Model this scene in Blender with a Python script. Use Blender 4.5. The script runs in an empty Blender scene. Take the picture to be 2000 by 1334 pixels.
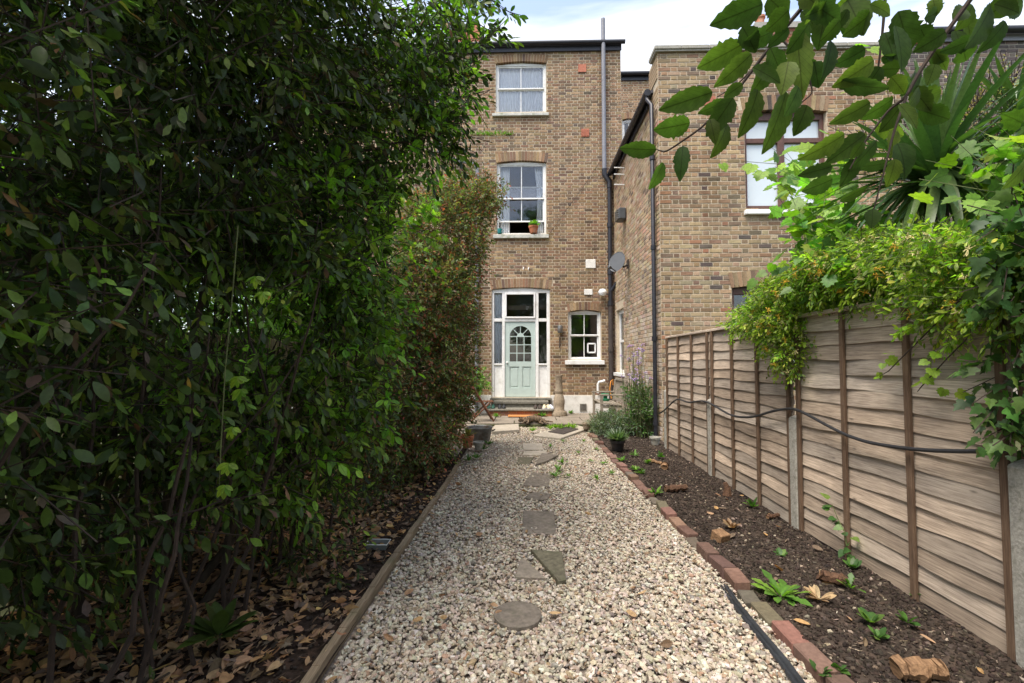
import bpy, bmesh, math, random
import numpy as np
from mathutils import Matrix, Vector, Euler
random.seed(7); RNG = np.random.default_rng(11)
SC = bpy.context.scene; COL = SC.collection
R = math.radians
# ------------------------------------------------------------------ camera, sky, sun, exposure
F = 889.0; CAMZ = 1.5
YAW = math.atan(22/F); PITCH = math.atan(37/F)
cam = bpy.data.cameras.new('camera'); cam.lens = 16.0; cam.sensor_width = 36.0; cam.clip_start = 0.05; cam.clip_end = 900
camo = bpy.data.objects.new('camera', cam); COL.objects.link(camo)
camo.location = (0, 0, CAMZ); camo.rotation_euler = (math.pi/2+PITCH, 0, YAW); SC.camera = camo
SUN_EL, SUN_DIR = R(64), Vector((-0.58, -0.64, 0)).normalized()      # towards the sun, horizontal
sv = Vector((SUN_DIR.x*math.cos(SUN_EL), SUN_DIR.y*math.cos(SUN_EL), math.sin(SUN_EL)))
W = bpy.data.worlds.new('World'); SC.world = W; W.use_nodes = True
nt = W.node_tree; nt.nodes.clear()
def N(t, typ, **kw):
    n = t.nodes.new(typ)
    for k, v in kw.items():
        if k in n.inputs: n.inputs[k].default_value = v
        else: setattr(n, k, v)
    return n
sky = N(nt, 'ShaderNodeTexSky'); sky.sky_type = 'NISHITA'; sky.sun_disc = False
sky.sun_elevation = SUN_EL; sky.sun_rotation = math.atan2(sv.x, sv.y)
sky.air_density = 1.0; sky.dust_density = 2.0; sky.ozone_density = 1.0
tc = N(nt, 'ShaderNodeTexCoord'); mp = N(nt, 'ShaderNodeMapping'); mp.inputs['Scale'].default_value = (1.2, 1.2, 9.0)
cn = N(nt, 'ShaderNodeTexNoise', Scale=1.8, Detail=5.0, Roughness=0.5)
cr = N(nt, 'ShaderNodeValToRGB'); cr.color_ramp.elements[0].position = 0.44; cr.color_ramp.elements[1].position = 0.72
cr.color_ramp.elements[0].color = (0.15, 0.15, 0.15, 1); cr.color_ramp.elements[1].color = (.9, .9, .9, 1)
mx = N(nt, 'ShaderNodeMix', data_type='RGBA'); mx.inputs['B'].default_value = (4.3, 4.25, 4.2, 1)
bg = N(nt, 'ShaderNodeBackground', Strength=0.10); ow = N(nt, 'ShaderNodeOutputWorld')
L = nt.links.new
L(tc.outputs['Generated'], mp.inputs['Vector']); L(mp.outputs[0], cn.inputs['Vector']); L(cn.outputs['Fac'], cr.inputs[0])
L(cr.outputs[0], mx.inputs['Factor']); L(sky.outputs[0], mx.inputs['A']); L(mx.outputs['Result'], bg.inputs['Color']); L(bg.outputs[0], ow.inputs[0])
sl = bpy.data.lights.new('sun', 'SUN'); sl.energy = 1.5; sl.angle = R(32); sl.color = (1.0, 0.93, 0.84)
so = bpy.data.objects.new('sun', sl); COL.objects.link(so); so.rotation_euler = sv.to_track_quat('Z', 'Y').to_euler(); so.location = (-20, -10, 30)
vs = SC.view_settings; vs.view_transform = 'Standard'; vs.look = 'None'; vs.gamma = 1.0; vs.use_curve_mapping = False
vs.exposure = 2.0
SC.render.engine = 'CYCLES'; cy = SC.cycles
cy.use_denoising = True; cy.max_bounces = 6; cy.diffuse_bounces = 3; cy.glossy_bounces = 3; cy.transmission_bounces = 4; cy.transparent_max_bounces = 8
try: cy.denoiser = 'OPENIMAGEDENOISE'
except Exception: pass
# ------------------------------------------------------------------ pixel -> world
_M = np.array(Euler((math.pi/2+PITCH, 0, YAW)).to_matrix())
def ray(px, py):
    d = _M @ np.array([(px-1000)/F, -(py-667)/F, -1.0]); return d
def A(px, py, Y):                      # point on the plane y = Y
    d = ray(px, py); t = Y/d[1]; return np.array([d[0]*t, Y, CAMZ+d[2]*t])
def AX(px, py, X):                     # point on the plane x = X
    d = ray(px, py); t = X/d[0]; return np.array([X, d[1]*t, CAMZ+d[2]*t])
def G(px, py, z=0.0):                  # point on the ground
    d = ray(px, py); t = (z-CAMZ)/d[2]; return np.array([d[0]*t, d[1]*t, z])
def rect(a, b, c, d, Y):
    p = A(a, d, Y); q = A(c, b, Y); return (float(p[0]), float(q[0]), float(p[2]), float(q[2]))   # x0,x1,z0,z1
def project(P):
    q = (np.asarray(P)-np.array([0, 0, CAMZ])) @ _M
    w = -q[..., 2]; w = np.where(w > 1e-3, w, 1e-3)
    return 1000+F*q[..., 0]/w, 667-F*q[..., 1]/w, -q[..., 2]
# ------------------------------------------------------------------ materials
MATS = {}
def newmat(name):
    m = bpy.data.materials.new(name); m.use_nodes = True; t = m.node_tree; t.nodes.clear()
    o = N(t, 'ShaderNodeOutputMaterial'); b = N(t, 'ShaderNodeBsdfPrincipled'); t.links.new(b.outputs[0], o.inputs[0])
    MATS[name] = m; return m, t, b, o
def ramp(t, fac, stops):
    r = N(t, 'ShaderNodeValToRGB'); e = r.color_ramp.elements
    while len(e) < len(stops): e.new(0.5)
    for x, (p, c) in zip(e, stops): x.position = p; x.color = (*c, 1)
    if fac is not None: t.links.new(fac, r.inputs[0])
    return r
def coords(t, scale=(1, 1, 1), kind='Object'):
    c = N(t, 'ShaderNodeTexCoord'); m = N(t, 'ShaderNodeMapping'); m.inputs['Scale'].default_value = scale
    t.links.new(c.outputs[kind], m.inputs[0]); return m.outputs[0]
def noise(t, vec, s, d=4.0, r=0.6):
    n = N(t, 'ShaderNodeTexNoise', Scale=s, Detail=d, Roughness=r); t.links.new(vec, n.inputs['Vector']); return n.outputs['Fac']
def mix(t, fac, a, b, mode='MIX'):
    m = N(t, 'ShaderNodeMix', data_type='RGBA', blend_type=mode)
    for s, v in (('Factor', fac), ('A', a), ('B', b)):
        if hasattr(v, 'is_linked'): t.links.new(v, m.inputs[s])
        elif s == 'Factor': m.inputs[0].default_value = v
        else: m.inputs[s].default_value = (*v, 1)
    return m.outputs['Result']
def bump(t, b, h, strength=0.4, dist=0.01):
    n = N(t, 'ShaderNodeBump', Strength=strength, Distance=dist); t.links.new(h, n.inputs['Height']); t.links.new(n.outputs[0], b.inputs['Normal'])
def plain(name, c, rough=0.6, var=0.25, scale=18, metal=0.0, bmp=0.25, spec=0.4, dirt=None, stretch=(1, 1, 1)):
    m, t, b, o = newmat(name); v = coords(t, stretch)
    n1 = noise(t, v, scale); n2 = noise(t, v, scale*0.13, 3)
    lo = tuple(x*(1-var) for x in c); hi = tuple(min(1, x*(1+var)) for x in c)
    r = ramp(t, n1, [(0.3, lo), (0.7, hi)]).outputs[0]
    r2 = ramp(t, n2, [(0.35, (1-var*.7,)*3), (0.65, (1, 1, 1))]).outputs[0]
    colr = mix(t, 1.0, r, r2, 'MULTIPLY')
    if dirt:
        f = ramp(t, noise(t, v, scale*0.35, 6, 0.7), [(0.52, (0, 0, 0)), (0.68, (1, 1, 1))]).outputs[0]
        colr = mix(t, f, colr, dirt)
    t.links.new(colr, b.inputs['Base Color']); b.inputs['Roughness'].default_value = rough; b.inputs['Metallic'].default_value = metal
    b.inputs['Specular IOR Level'].default_value = spec
    if bmp: bump(t, b, n1, bmp, 0.006)
    return m
def attr(t, n='col'):
    return N(t, 'ShaderNodeAttribute', attribute_name=n, attribute_type='GEOMETRY')
def attr_mat(name, rough=0.85, scale=60, var=0.35, bmp=0.5, dist=0.004, stain=None, kind='Object', spec=0.25, bloom=False):
    m, t, b, o = newmat(name); v = coords(t, kind=kind); n1 = noise(t, v, scale, 5, 0.65)
    r = ramp(t, n1, [(0.25, (1-var,)*3), (0.75, (1+var*.6,)*3)]).outputs[0]
    c = mix(t, 1.0, attr(t).outputs['Color'], r, 'MULTIPLY')
    if stain:
        geo = N(t, 'ShaderNodeNewGeometry'); n2 = noise(t, geo.outputs['Position'], 0.9, 5, 0.65)
        f = ramp(t, n2, [(0.50, (0, 0, 0)), (0.72, (0.6,)*3)]).outputs[0]
        c = mix(t, f, c, stain, 'MULTIPLY')
        mp_ = N(t, 'ShaderNodeMapping'); mp_.inputs['Scale'].default_value = (2.6, 2.6, .28); t.links.new(geo.outputs['Position'], mp_.inputs[0])
        c = mix(t, ramp(t, noise(t, mp_.outputs[0], 1.0, 6, .7), [(0.50, (0, 0, 0)), (0.74, (0.75,)*3)]).outputs[0], c, (.55, .5, .46), 'MULTIPLY')
        c = mix(t, ramp(t, noise(t, geo.outputs['Position'], .55, 4, .6), [(0.42, (0, 0, 0)), (0.66, (0.45,)*3)]).outputs[0], c, (1.25, 1.12, .98), 'MULTIPLY')
    if bloom:
        sp = N(t, 'ShaderNodeSeparateXYZ'); t.links.new(geo.outputs['Position'], sp.inputs[0])
        mr = N(t, 'ShaderNodeMapRange'); t.links.new(sp.outputs[2], mr.inputs[0]); mr.inputs[1].default_value = 3.6; mr.inputs[2].default_value = 0.6; mr.inputs[3].default_value = 0; mr.inputs[4].default_value = .9
        ml = N(t, 'ShaderNodeMath', operation='MULTIPLY'); t.links.new(mr.outputs[0], ml.inputs[0]); t.links.new(ramp(t, noise(t, geo.outputs['Position'], 2.4, 6, .7), [(0.47, (0, 0, 0)), (0.62, (1, 1, 1))]).outputs[0], ml.inputs[1])
        c = mix(t, ml.outputs[0], c, (.62, .58, .53))
    t.links.new(c, b.inputs['Base Color']); b.inputs['Roughness'].default_value = rough; b.inputs['Specular IOR Level'].default_value = spec
    bump(t, b, n1, bmp, dist); return m
def leaf_mat(name, trans=0.35, rough=0.42, veins=False, back=(0.75, 1.0, 0.35), spec=0.5):
    m, t, b, o = newmat(name); a = attr(t).outputs['Color']; v = coords(t)
    geo = N(t, 'ShaderNodeNewGeometry'); n1 = noise(t, geo.outputs['Position'], 45, 3)
    c = mix(t, 1.0, a, ramp(t, n1, [(0.3, (0.75,)*3), (0.7, (1.2,)*3)]).outputs[0], 'MULTIPLY')
    if veins:
        lv = attr(t, 'luv'); sp = N(t, 'ShaderNodeSeparateXYZ'); t.links.new(lv.outputs['Vector'], sp.inputs[0])
        ab = N(t, 'ShaderNodeMath', operation='ABSOLUTE'); t.links.new(sp.outputs[0], ab.inputs[0])
        m1 = N(t, 'ShaderNodeMath', operation='MULTIPLY_ADD'); t.links.new(ab.outputs[0], m1.inputs[0]); m1.inputs[1].default_value = -0.55; t.links.new(sp.outputs[1], m1.inputs[2])
        m2 = N(t, 'ShaderNodeMath', operation='MULTIPLY'); t.links.new(m1.outputs[0], m2.inputs[0]); m2.inputs[1].default_value = 8.5
        fr = N(t, 'ShaderNodeMath', operation='FRACT'); t.links.new(m2.outputs[0], fr.inputs[0])
        side = ramp(t, fr.outputs[0], [(0.0, (0.72,)*3), (0.10, (1, 1, 1)), (0.92, (1, 1, 1)), (1.0, (0.72,)*3)]).outputs[0]
        mid = ramp(t, ab.outputs[0], [(0.0, (0.5, 0.45, 0.4)), (0.05, (1, 1, 1))]).outputs[0]
        c = mix(t, 1.0, mix(t, 1.0, c, side, 'MULTIPLY'), mid, 'MULTIPLY')
    t.links.new(c, b.inputs['Base Color']); b.inputs['Roughness'].default_value = rough; b.inputs['Specular IOR Level'].default_value = spec
    tr = N(t, 'ShaderNodeBsdfTranslucent'); t.links.new(mix(t, 1.0, c, tuple(x*1.7 for x in back), 'MULTIPLY'), tr.inputs['Color'])
    ms = N(t, 'ShaderNodeMixShader'); ms.inputs[0].default_value = trans
    t.links.new(b.outputs[0], ms.inputs[1]); t.links.new(tr.outputs[0], ms.inputs[2]); t.links.new(ms.outputs[0], o.inputs[0]); return m
def wood(name, c1, c2, grain=(2, 40, 40), rough=0.8, knots=True, green=False, bmp=0.5, use_attr=False):
    m, t, b, o = newmat(name); v = coords(t, grain); n = noise(t, v, 3.0, 6, 0.65); n2 = noise(t, coords(t), 2.3, 3)
    c = ramp(t, n, [(0.3, c1), (0.68, c2)]).outputs[0]
    c = mix(t, 1.0, c, ramp(t, n2, [(0.3, (0.72, 0.70, 0.68)), (0.7, (1.08, 1.05, 1.0))]).outputs[0], 'MULTIPLY')
    if use_attr: c = mix(t, 1.0, c, attr(t).outputs['Color'], 'MULTIPLY')
    if knots:
        vo = N(t, 'ShaderNodeTexVoronoi', Scale=1.0); t.links.new(coords(t, (3.0, 3.2, 9)), vo.inputs['Vector'])
        c = mix(t, ramp(t, vo.outputs['Distance'], [(0.02, (0.8,)*3), (0.10, (0, 0, 0))]).outputs[0], c, tuple(x*.35 for x in c1))
    if green:
        c = mix(t, ramp(t, noise(t, coords(t), 5, 5), [(0.5, (0, 0, 0)), (0.75, (0.5,)*3)]).outputs[0], c, (0.10, 0.12, 0.05))
    t.links.new(c, b.inputs['Base Color']); b.inputs['Roughness'].default_value = rough; b.inputs['Specular IOR Level'].default_value = 0.25
    bump(t, b, n, bmp, 0.004); return m
def glass(name, tint=(1, 1, 1), frost=False):
    m = bpy.data.materials.new(name); m.use_nodes = True; t = m.node_tree; t.nodes.clear(); MATS[name] = m
    o = N(t, 'ShaderNodeOutputMaterial'); g = N(t, 'ShaderNodeBsdfGlossy', Roughness=0.03); tr = N(t, 'ShaderNodeBsdfTransparent'); tr.inputs[0].default_value = (*tint, 1)
    fr = N(t, 'ShaderNodeFresnel', IOR=1.5); k = N(t, 'ShaderNodeMath', operation='MULTIPLY_ADD'); k.inputs[1].default_value = 1.2; k.inputs[2].default_value = 0.01
    ms = N(t, 'ShaderNodeMixShader'); t.links.new(fr.outputs[0], k.inputs[0]); t.links.new(k.outputs[0], ms.inputs[0])
    t.links.new(tr.outputs[0], ms.inputs[1]); t.links.new(g.outputs[0], ms.inputs[2]); t.links.new(ms.outputs[0], o.inputs[0])
    bn = N(t, 'ShaderNodeBump', Strength=0.05, Distance=0.02); t.links.new(noise(t, coords(t), 3.5, 2), bn.inputs['Height']); t.links.new(bn.outputs[0], g.inputs['Normal'])
    if frost:
        d = N(t, 'ShaderNodeBsdfDiffuse'); d.inputs[0].default_value = (0.62, 0.68, 0.70, 1); m2 = N(t, 'ShaderNodeMixShader'); m2.inputs[0].default_value = 0.92
        t.links.new(ms.outputs[0], m2.inputs[1]); t.links.new(d.outputs[0], m2.inputs[2])
        m3 = N(t, 'ShaderNodeMixShader'); m3.inputs[0].default_value = 0.12; g2 = N(t, 'ShaderNodeBsdfGlossy', Roughness=0.15)
        t.links.new(m2.outputs[0], m3.inputs[1]); t.links.new(g2.outputs[0], m3.inputs[2]); t.links.new(m3.outputs[0], o.inputs[0])
    return m
attr_mat('brick', stain=(0.55, 0.5, 0.48), scale=45)
attr_mat('brick_limed', stain=(0.7, 0.66, 0.62), scale=45, bloom=True)
plain('mortar', (0.52, 0.43, 0.31), 0.95, 0.22, 30)
plain('mortar_dark', (0.36, 0.32, 0.26), 0.95, 0.22, 30)
plain('white_paint', (0.78, 0.77, 0.74), 0.45, 0.05, 12, dirt=(0.62, 0.60, 0.55), bmp=0.08)
plain('white_render', (0.72, 0.70, 0.65), 0.8, 0.08, 9, dirt=(0.50, 0.46, 0.40))
plain('green_paint', (0.46, 0.545, 0.50), 0.4, 0.05, 8, bmp=0.05)
plain('brown_paint', (0.115, 0.055, 0.04), 0.5, 0.2, 20, bmp=0.1)
plain('stone_sill', (0.50, 0.49, 0.44), 0.85, 0.2, 20, dirt=(0.25, 0.27, 0.18))
plain('grey_pvc', (0.20, 0.20, 0.22), 0.45, 0.12, 10, bmp=0.05)
plain('black_pvc', (0.022, 0.022, 0.028), 0.4, 0.2, 12, bmp=0.05)
plain('iron', (0.055, 0.042, 0.036), 0.7, 0.35, 25)
plain('concrete', (0.36, 0.34, 0.29), 0.95, 0.25, 70, dirt=(0.20, 0.19, 0.15), bmp=0.7)
plain('paving', (0.24, 0.20, 0.155), 0.92, 0.25, 26, dirt=(0.16, 0.14, 0.10))
plain('paving_pale', (0.38, 0.33, 0.26), 0.92, 0.2, 26, dirt=(0.32, 0.28, 0.2))
plain('step_stone', (0.18, 0.15, 0.118), 0.92, 0.35, 30, dirt=(0.12, 0.105, 0.075), bmp=0.6)
plain('step_stone_green', (0.135, 0.12, 0.078), 0.92, 0.35, 30, dirt=(0.09, 0.09, 0.05), bmp=0.6)
plain('doorstep_stone', (0.20, 0.185, 0.15), 0.9, 0.3, 22, dirt=(0.10, 0.095, 0.07))
plain('terracotta', (0.46, 0.16, 0.075), 0.8, 0.15, 16, dirt=(0.42, 0.25, 0.17))
plain('airbrick', (0.42, 0.15, 0.09), 0.85, 0.2, 20)
plain('galvanised', (0.22, 0.22, 0.21), 0.5, 0.3, 9, metal=0.6, dirt=(0.11, 0.07, 0.045))
plain('dish_grey', (0.06, 0.065, 0.07), 0.5, 0.1, 8, bmp=0)
plain('white_plastic', (0.78, 0.78, 0.76), 0.35, 0.04, 8, bmp=0)
plain('black_plastic', (0.018, 0.018, 0.02), 0.45, 0.2, 20, bmp=0.1)
plain('hose_black', (0.03, 0.03, 0.033), 0.5, 0.2, 20, bmp=0.1)
plain('sheet_black', (0.03, 0.033, 0.038), 0.35, 0.3, 14, bmp=0.6)
plain('teal', (0.02, 0.20, 0.19), 0.4, 0.1, 8, bmp=0)
plain('shoe_green', (0.02, 0.085, 0.06), 0.6, 0.2, 20, bmp=0)
plain('shoe_black', (0.02, 0.02, 0.024), 0.6, 0.2, 20, bmp=0)
plain('shoe_brown', (0.045, 0.03, 0.022), 0.6, 0.2, 20, bmp=0)
plain('shoe_cream', (0.60, 0.52, 0.34), 0.7, 0.1, 20, bmp=0)
plain('shoe_white', (0.62, 0.62, 0.68), 0.7, 0.1, 20, bmp=0)
plain('mat_orange', (0.50, 0.20, 0.06), 0.95, 0.25, 120)
plain('cloth_white', (0.86, 0.86, 0.86), 0.9, 0.06, 10, bmp=0)
plain('cloth_blue', (0.80, 0.84, 0.88), 0.9, 0.08, 10, bmp=0)
plain('room', (0.16, 0.12, 0.09), 0.9, 0.1, 4, bmp=0)
plain('slate', (0.07, 0.07, 0.08), 0.7, 0.3, 10)
plain('bark', (0.060, 0.045, 0.033), 0.95, 0.45, 22, bmp=0.8, stretch=(1, 1, .25))
plain('twig', (0.045, 0.03, 0.022), 0.9, 0.35, 22, bmp=0.2)
plain('twig_green', (0.10, 0.12, 0.04), 0.8, 0.3, 22, bmp=0.1)
plain('tray', (0.20, 0.21, 0.20), 0.25, 0.1, 8, bmp=0)
plain('petal_cream', (0.72, 0.62, 0.30), 0.7, 0.15, 20, bmp=0)
plain('petal_yellow', (0.75, 0.45, 0.05), 0.7, 0.15, 20, bmp=0)
plain('petal_lilac', (0.38, 0.26, 0.50), 0.7, 0.15, 20, bmp=0)
plain('orange_pvc', (0.62, 0.24, 0.03), 0.5, 0.1, 8, bmp=0)
plain('green_plastic', (0.02, 0.18, 0.08), 0.5, 0.1, 8, bmp=0)
plain('berry', (0.055, 0.008, 0.010), 0.35, 0.2, 10, bmp=0)
wood('fence_wood', (0.28, 0.225, 0.18), (0.68, 0.58, 0.475), (40, 1.6, 40), use_attr=True)
wood('batten_wood', (0.085, 0.05, 0.032), (0.20, 0.135, 0.09), (40, 40, 2.0), knots=False)
wood('edge_wood', (0.16, 0.12, 0.08), (0.36, 0.28, 0.19), (40, 1.6, 40), green=True)
wood('teak', (0.075, 0.032, 0.018), (0.19, 0.085, 0.048), (12, 12, 12), knots=False)
wood('grey_wood', (0.17, 0.145, 0.115), (0.36, 0.32, 0.26), (20, 3, 20), knots=False)
wood('log_wood', (0.10, 0.055, 0.03), (0.36, 0.22, 0.12), (30, 3, 30), knots=False, bmp=0.9)
wood('log_dark', (0.035, 0.022, 0.015), (0.16, 0.085, 0.05), (30, 4, 30), knots=False, bmp=1.0)
wood('slat_fence', (0.10, 0.085, 0.045), (0.24, 0.21, 0.11), (30, 30, 2), knots=False)
glass('glass'); glass('glass_frosted', frost=True)
leaf_mat('leaf_glossy', 0.34, 0.46, spec=0.3); leaf_mat('leaf_soft', 0.40, 0.5); leaf_mat('leaf_vine', 0.50, 0.5, veins=True); leaf_mat('leaf_over', 0.55, 0.55, veins=True, spec=0.2)
leaf_mat('leaf_sword', 0.2, 0.4); leaf_mat('leaf_dry', 0.2, 0.8, back=(1.0, 0.7, 0.35), spec=0.2); leaf_mat('leaf_dark', 0.34, 0.5, back=(0.9, 0.95, 0.4), spec=0.3)
attr_mat('pebble', 0.8, 90, 0.22, 0.3, 0.003); attr_mat('clod', 1.0, 60, 0.4, 0.6, 0.006, spec=0.1); attr_mat('fur', 0.95, 30, 0.3, 0.2)
# ------------------------------------------------------------------ builders
def fast_mesh(name, V, Fc, mat, col=None, luv=None, smooth=False):
    V = np.ascontiguousarray(V, dtype=np.float32); Fc = np.ascontiguousarray(Fc, dtype=np.int32)
    me = bpy.data.meshes.new(name); k = Fc.shape[1]; M = len(Fc)
    me.vertices.add(len(V)); me.vertices.foreach_set('co', V.ravel())
    me.loops.add(M*k); me.loops.foreach_set('vertex_index', Fc.ravel())
    me.polygons.add(M); me.polygons.foreach_set('loop_start', np.arange(0, M*k, k, dtype=np.int32))
    me.polygons.foreach_set('use_smooth', np.full(M, smooth))
    me.update(calc_edges=True)
    if col is not None:
        a = me.attributes.new('col', 'FLOAT_COLOR', 'POINT'); c = np.ones((len(V), 4), np.float32); c[:, :3] = col; a.data.foreach_set('color', c.ravel())
    if luv is not None:
        a = me.attributes.new('luv', 'FLOAT_VECTOR', 'POINT'); a.data.foreach_set('vector', np.ascontiguousarray(luv, np.float32).ravel())
    me.materials.append(MATS[mat] if isinstance(mat, str) else mat); return me
ORG = {}
def origin(p):
    return ORG.get(p.name, np.zeros(3)) if p is not None else np.zeros(3)
def link(name, data, parent=None, loc=None):
    o = bpy.data.objects.new(name, data); COL.objects.link(o)
    if parent is not None: o.parent = parent
    if loc is not None: o.location = loc
    ORG[o.name] = origin(parent); return o
def tag(o, label=None, cat=None, group=None, kind=None):
    if label: o['label'] = label
    if cat: o['category'] = cat
    if group: o['group'] = group
    if kind: o['kind'] = kind
    return o
def thing(name, label, cat, loc=(0, 0, 0), group=None):
    o = bpy.data.objects.new(name, None); COL.objects.link(o); o.location = loc; o.empty_display_size = .1
    ORG[o.name] = np.array(loc, float); return tag(o, label, cat, group)
class MB:
    def __init__(s): s.v = []; s.f = []; s.c = []
    def add(s, V, Fs, c=None):
        k = len(s.v); s.v += [tuple(map(float, p)) for p in V]; s.f += [tuple(int(i)+k for i in f) for f in Fs]; s.c += [c or (1, 1, 1)]*len(V); return s
    def box(s, x0, x1, y0, y1, z0, z1, c=None, rot=None, piv=None, bev=0.0):
        if bev <= 0:
            V = np.array([(x, y, z) for x in (x0, x1) for y in (y0, y1) for z in (z0, z1)], float)
            Fs = [(0, 1, 3, 2), (4, 6, 7, 5), (0, 4, 5, 1), (2, 3, 7, 6), (0, 2, 6, 4), (1, 5, 7, 3)]
        else:
            b = min(bev, (x1-x0)*.4, (y1-y0)*.4, (z1-z0)*.4); bm = bmesh.new()
            bmesh.ops.create_cube(bm, size=1, matrix=Matrix.Translation(((x0+x1)/2, (y0+y1)/2, (z0+z1)/2)) @ Matrix.Diagonal((x1-x0, y1-y0, z1-z0, 1)))
            bmesh.ops.bevel(bm, geom=list(bm.edges), offset=b, segments=1, affect='EDGES')
            bm.verts.index_update(); V = np.array([v.co[:] for v in bm.verts]); Fs = [[v.index for v in f.verts] for f in bm.faces]; bm.free()
        if rot is not None:
            pv = np.array(piv if piv is not None else V.mean(0)); V = (V-pv) @ np.array(rot).T + pv
        return s.add(V, Fs, c)
    def tube(s, pts, rad, n=8, cap=True, c=None):
        P = np.array(pts, float); m = len(P); rad = np.broadcast_to(np.array(rad, float), (m,)); V = []; Fs = []; u0 = None
        for i in range(m):
            d = P[min(i+1, m-1)]-P[max(i-1, 0)]; d = d/(np.linalg.norm(d)+1e-9)
            if u0 is None: u0 = np.cross(d, (0, 0, 1.) if abs(d[2]) < .9 else (1., 0, 0))
            u0 = u0-d*np.dot(u0, d); u0 /= np.linalg.norm(u0)+1e-9; w = np.cross(d, u0)
            for k in range(n):
                a = 2*math.pi*k/n; V.append(P[i]+rad[i]*(math.cos(a)*u0+math.sin(a)*w))
        for i in range(m-1):
            for k in range(n): Fs.append((i*n+k, i*n+(k+1) % n, (i+1)*n+(k+1) % n, (i+1)*n+k))
        if cap: Fs.append(tuple(range(n-1, -1, -1))); Fs.append(tuple((m-1)*n+k for k in range(n)))
        return s.add(V, Fs, c)
    def lathe(s, prof, at, n=20, c=None, rot=None):
        V = []; Fs = []; m = len(prof)
        for r, z in prof:
            for k in range(n): a = 2*math.pi*k/n; V.append((r*math.cos(a), r*math.sin(a), z))
        for i in range(m-1):
            for k in range(n): Fs.append((i*n+k, i*n+(k+1) % n, (i+1)*n+(k+1) % n, (i+1)*n+k))
        if prof[0][0] > 1e-6: Fs.append(tuple(range(n-1, -1, -1)))
        if prof[-1][0] > 1e-6: Fs.append(tuple((m-1)*n+k for k in range(n)))
        V = np.array(V)
        if rot is not None: V = V @ np.array(rot).T
        return s.add(V+np.array(at), Fs, c)
    def prism(s, poly, y0, y1, c=None):               # poly in (x,z), extruded along y
        n = len(poly); V = [(x, y0, z) for x, z in poly]+[(x, y1, z) for x, z in poly]
        return s.add(V, [tuple(range(n)), tuple(range(2*n-1, n-1, -1))]+[(i, i+n, (i+1) % n+n, (i+1) % n) for i in range(n)], c)
    def slab(s, poly, z0, z1, c=None):                # poly in (x,y)
        n = len(poly); V = [(x, y, z0) for x, y in poly]+[(x, y, z1) for x, y in poly]
        return s.add(V, [tuple(range(n-1, -1, -1)), tuple(range(n, 2*n))]+[(i, (i+1) % n, (i+1) % n+n, i+n) for i in range(n)], c)
    def build(s, name, mat, parent=None, smooth=False, org=None):
        o0 = np.array(org if org is not None else origin(parent), float)
        me = bpy.data.meshes.new(name); me.from_pydata([tuple(np.array(p)-o0) for p in s.v], [], s.f); me.update()
        if smooth: me.polygons.foreach_set('use_smooth', [True]*len(me.polygons))
        a = me.attributes.new('col', 'FLOAT_COLOR', 'POINT'); a.data.foreach_set('color', np.array([(*c, 1) for c in s.c], np.float32).ravel())
        me.materials.append(MATS[mat]); o = link(name, me, parent)
        if parent is None: o.location = o0; ORG[o.name] = o0
        if smooth:
            try: me.set_sharp_from_angle(angle=R(40))
            except Exception: pass
        return o
def bx(name, parent, mat, x0, x1, y0, y1, z0, z1, bev=0.0, **k):
    return MB().box(x0, x1, y0, y1, z0, z1, bev=bev, **k).build(name, mat, parent)
def norm(a): return a/(np.linalg.norm(a, axis=-1, keepdims=True)+1e-9)
def rotx(a): return np.array(Matrix.Rotation(a, 3, 'X'))
def roty(a): return np.array(Matrix.Rotation(a, 3, 'Y'))
def rotz(a): return np.array(Matrix.Rotation(a, 3, 'Z'))
def inst(TV, TF, Rm, P):
    K = len(P); n = len(TV); V = np.einsum('kij,nj->kni', Rm, TV)+P[:, None, :]
    Fc = TF[None]+(np.arange(K)*n)[:, None, None]; return V.reshape(-1, 3), Fc.reshape(-1, TF.shape[1])
def frames(d, nrm, size):
    d = norm(d); x = norm(np.cross(d, nrm)); z = np.cross(x, d); return np.stack([x, d, z], -1)*np.asarray(size)[:, None, None]
# ---- leaf templates: base at origin, tip at +y (length 1), normal +z
def leaf_tpl(widths, ts, fold=.12, droop=.15, lobes=None):
    V = [(0, 0, 0)]; uv = [(0, 0, 0)]; mids = []; ls = []; rs = []
    for t, w in zip(ts, widths):
        z = -droop*t*t
        for lst, s in ((mids, 0), (ls, -1), (rs, 1)):
            lst.append(len(V)); V.append((s*w, t, z+(fold*abs(w) if s else 0))); uv.append((s*w*2, t, 0))
    tip = len(V); V.append((0, 1, -droop)); uv.append((0, 1, 0)); T = []
    T += [(0, mids[0], ls[0]), (0, rs[0], mids[0])]
    for i in range(len(ts)-1):
        T += [(ls[i], mids[i], mids[i+1]), (ls[i], mids[i+1], ls[i+1]), (mids[i], rs[i], rs[i+1]), (mids[i], rs[i+1], mids[i+1])]
    T += [(ls[-1], mids[-1], tip), (mids[-1], rs[-1], tip)]
    return np.array(V, float), np.array(T), np.array(uv, float)
def outline_tpl(half, fold=.1, droop=.12, cx=(0, .38)):          # half = right-hand outline (x,y) from base to tip
    out = [(x, y) for x, y in half]+[(-x, y) for x, y in half[::-1] if x > 1e-6]
    V = [(cx[0], cx[1], 0)]+[(x, y, fold*abs(x)-droop*max(0, y)**2) for x, y in out]; n = len(out)
    uv = [(cx[0], cx[1], 0)]+[(x*2, y, 0) for x, y in out]
    return np.array(V, float), np.array([(0, 1+i, 1+(i+1) % n) for i in range(n)]), np.array(uv, float)
LOW = leaf_tpl([.15, .19], [.33, .66])
LAUREL = leaf_tpl([.10, .19, .22, .18, .09], [.12, .32, .52, .73, .9], .15, .18)
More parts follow.
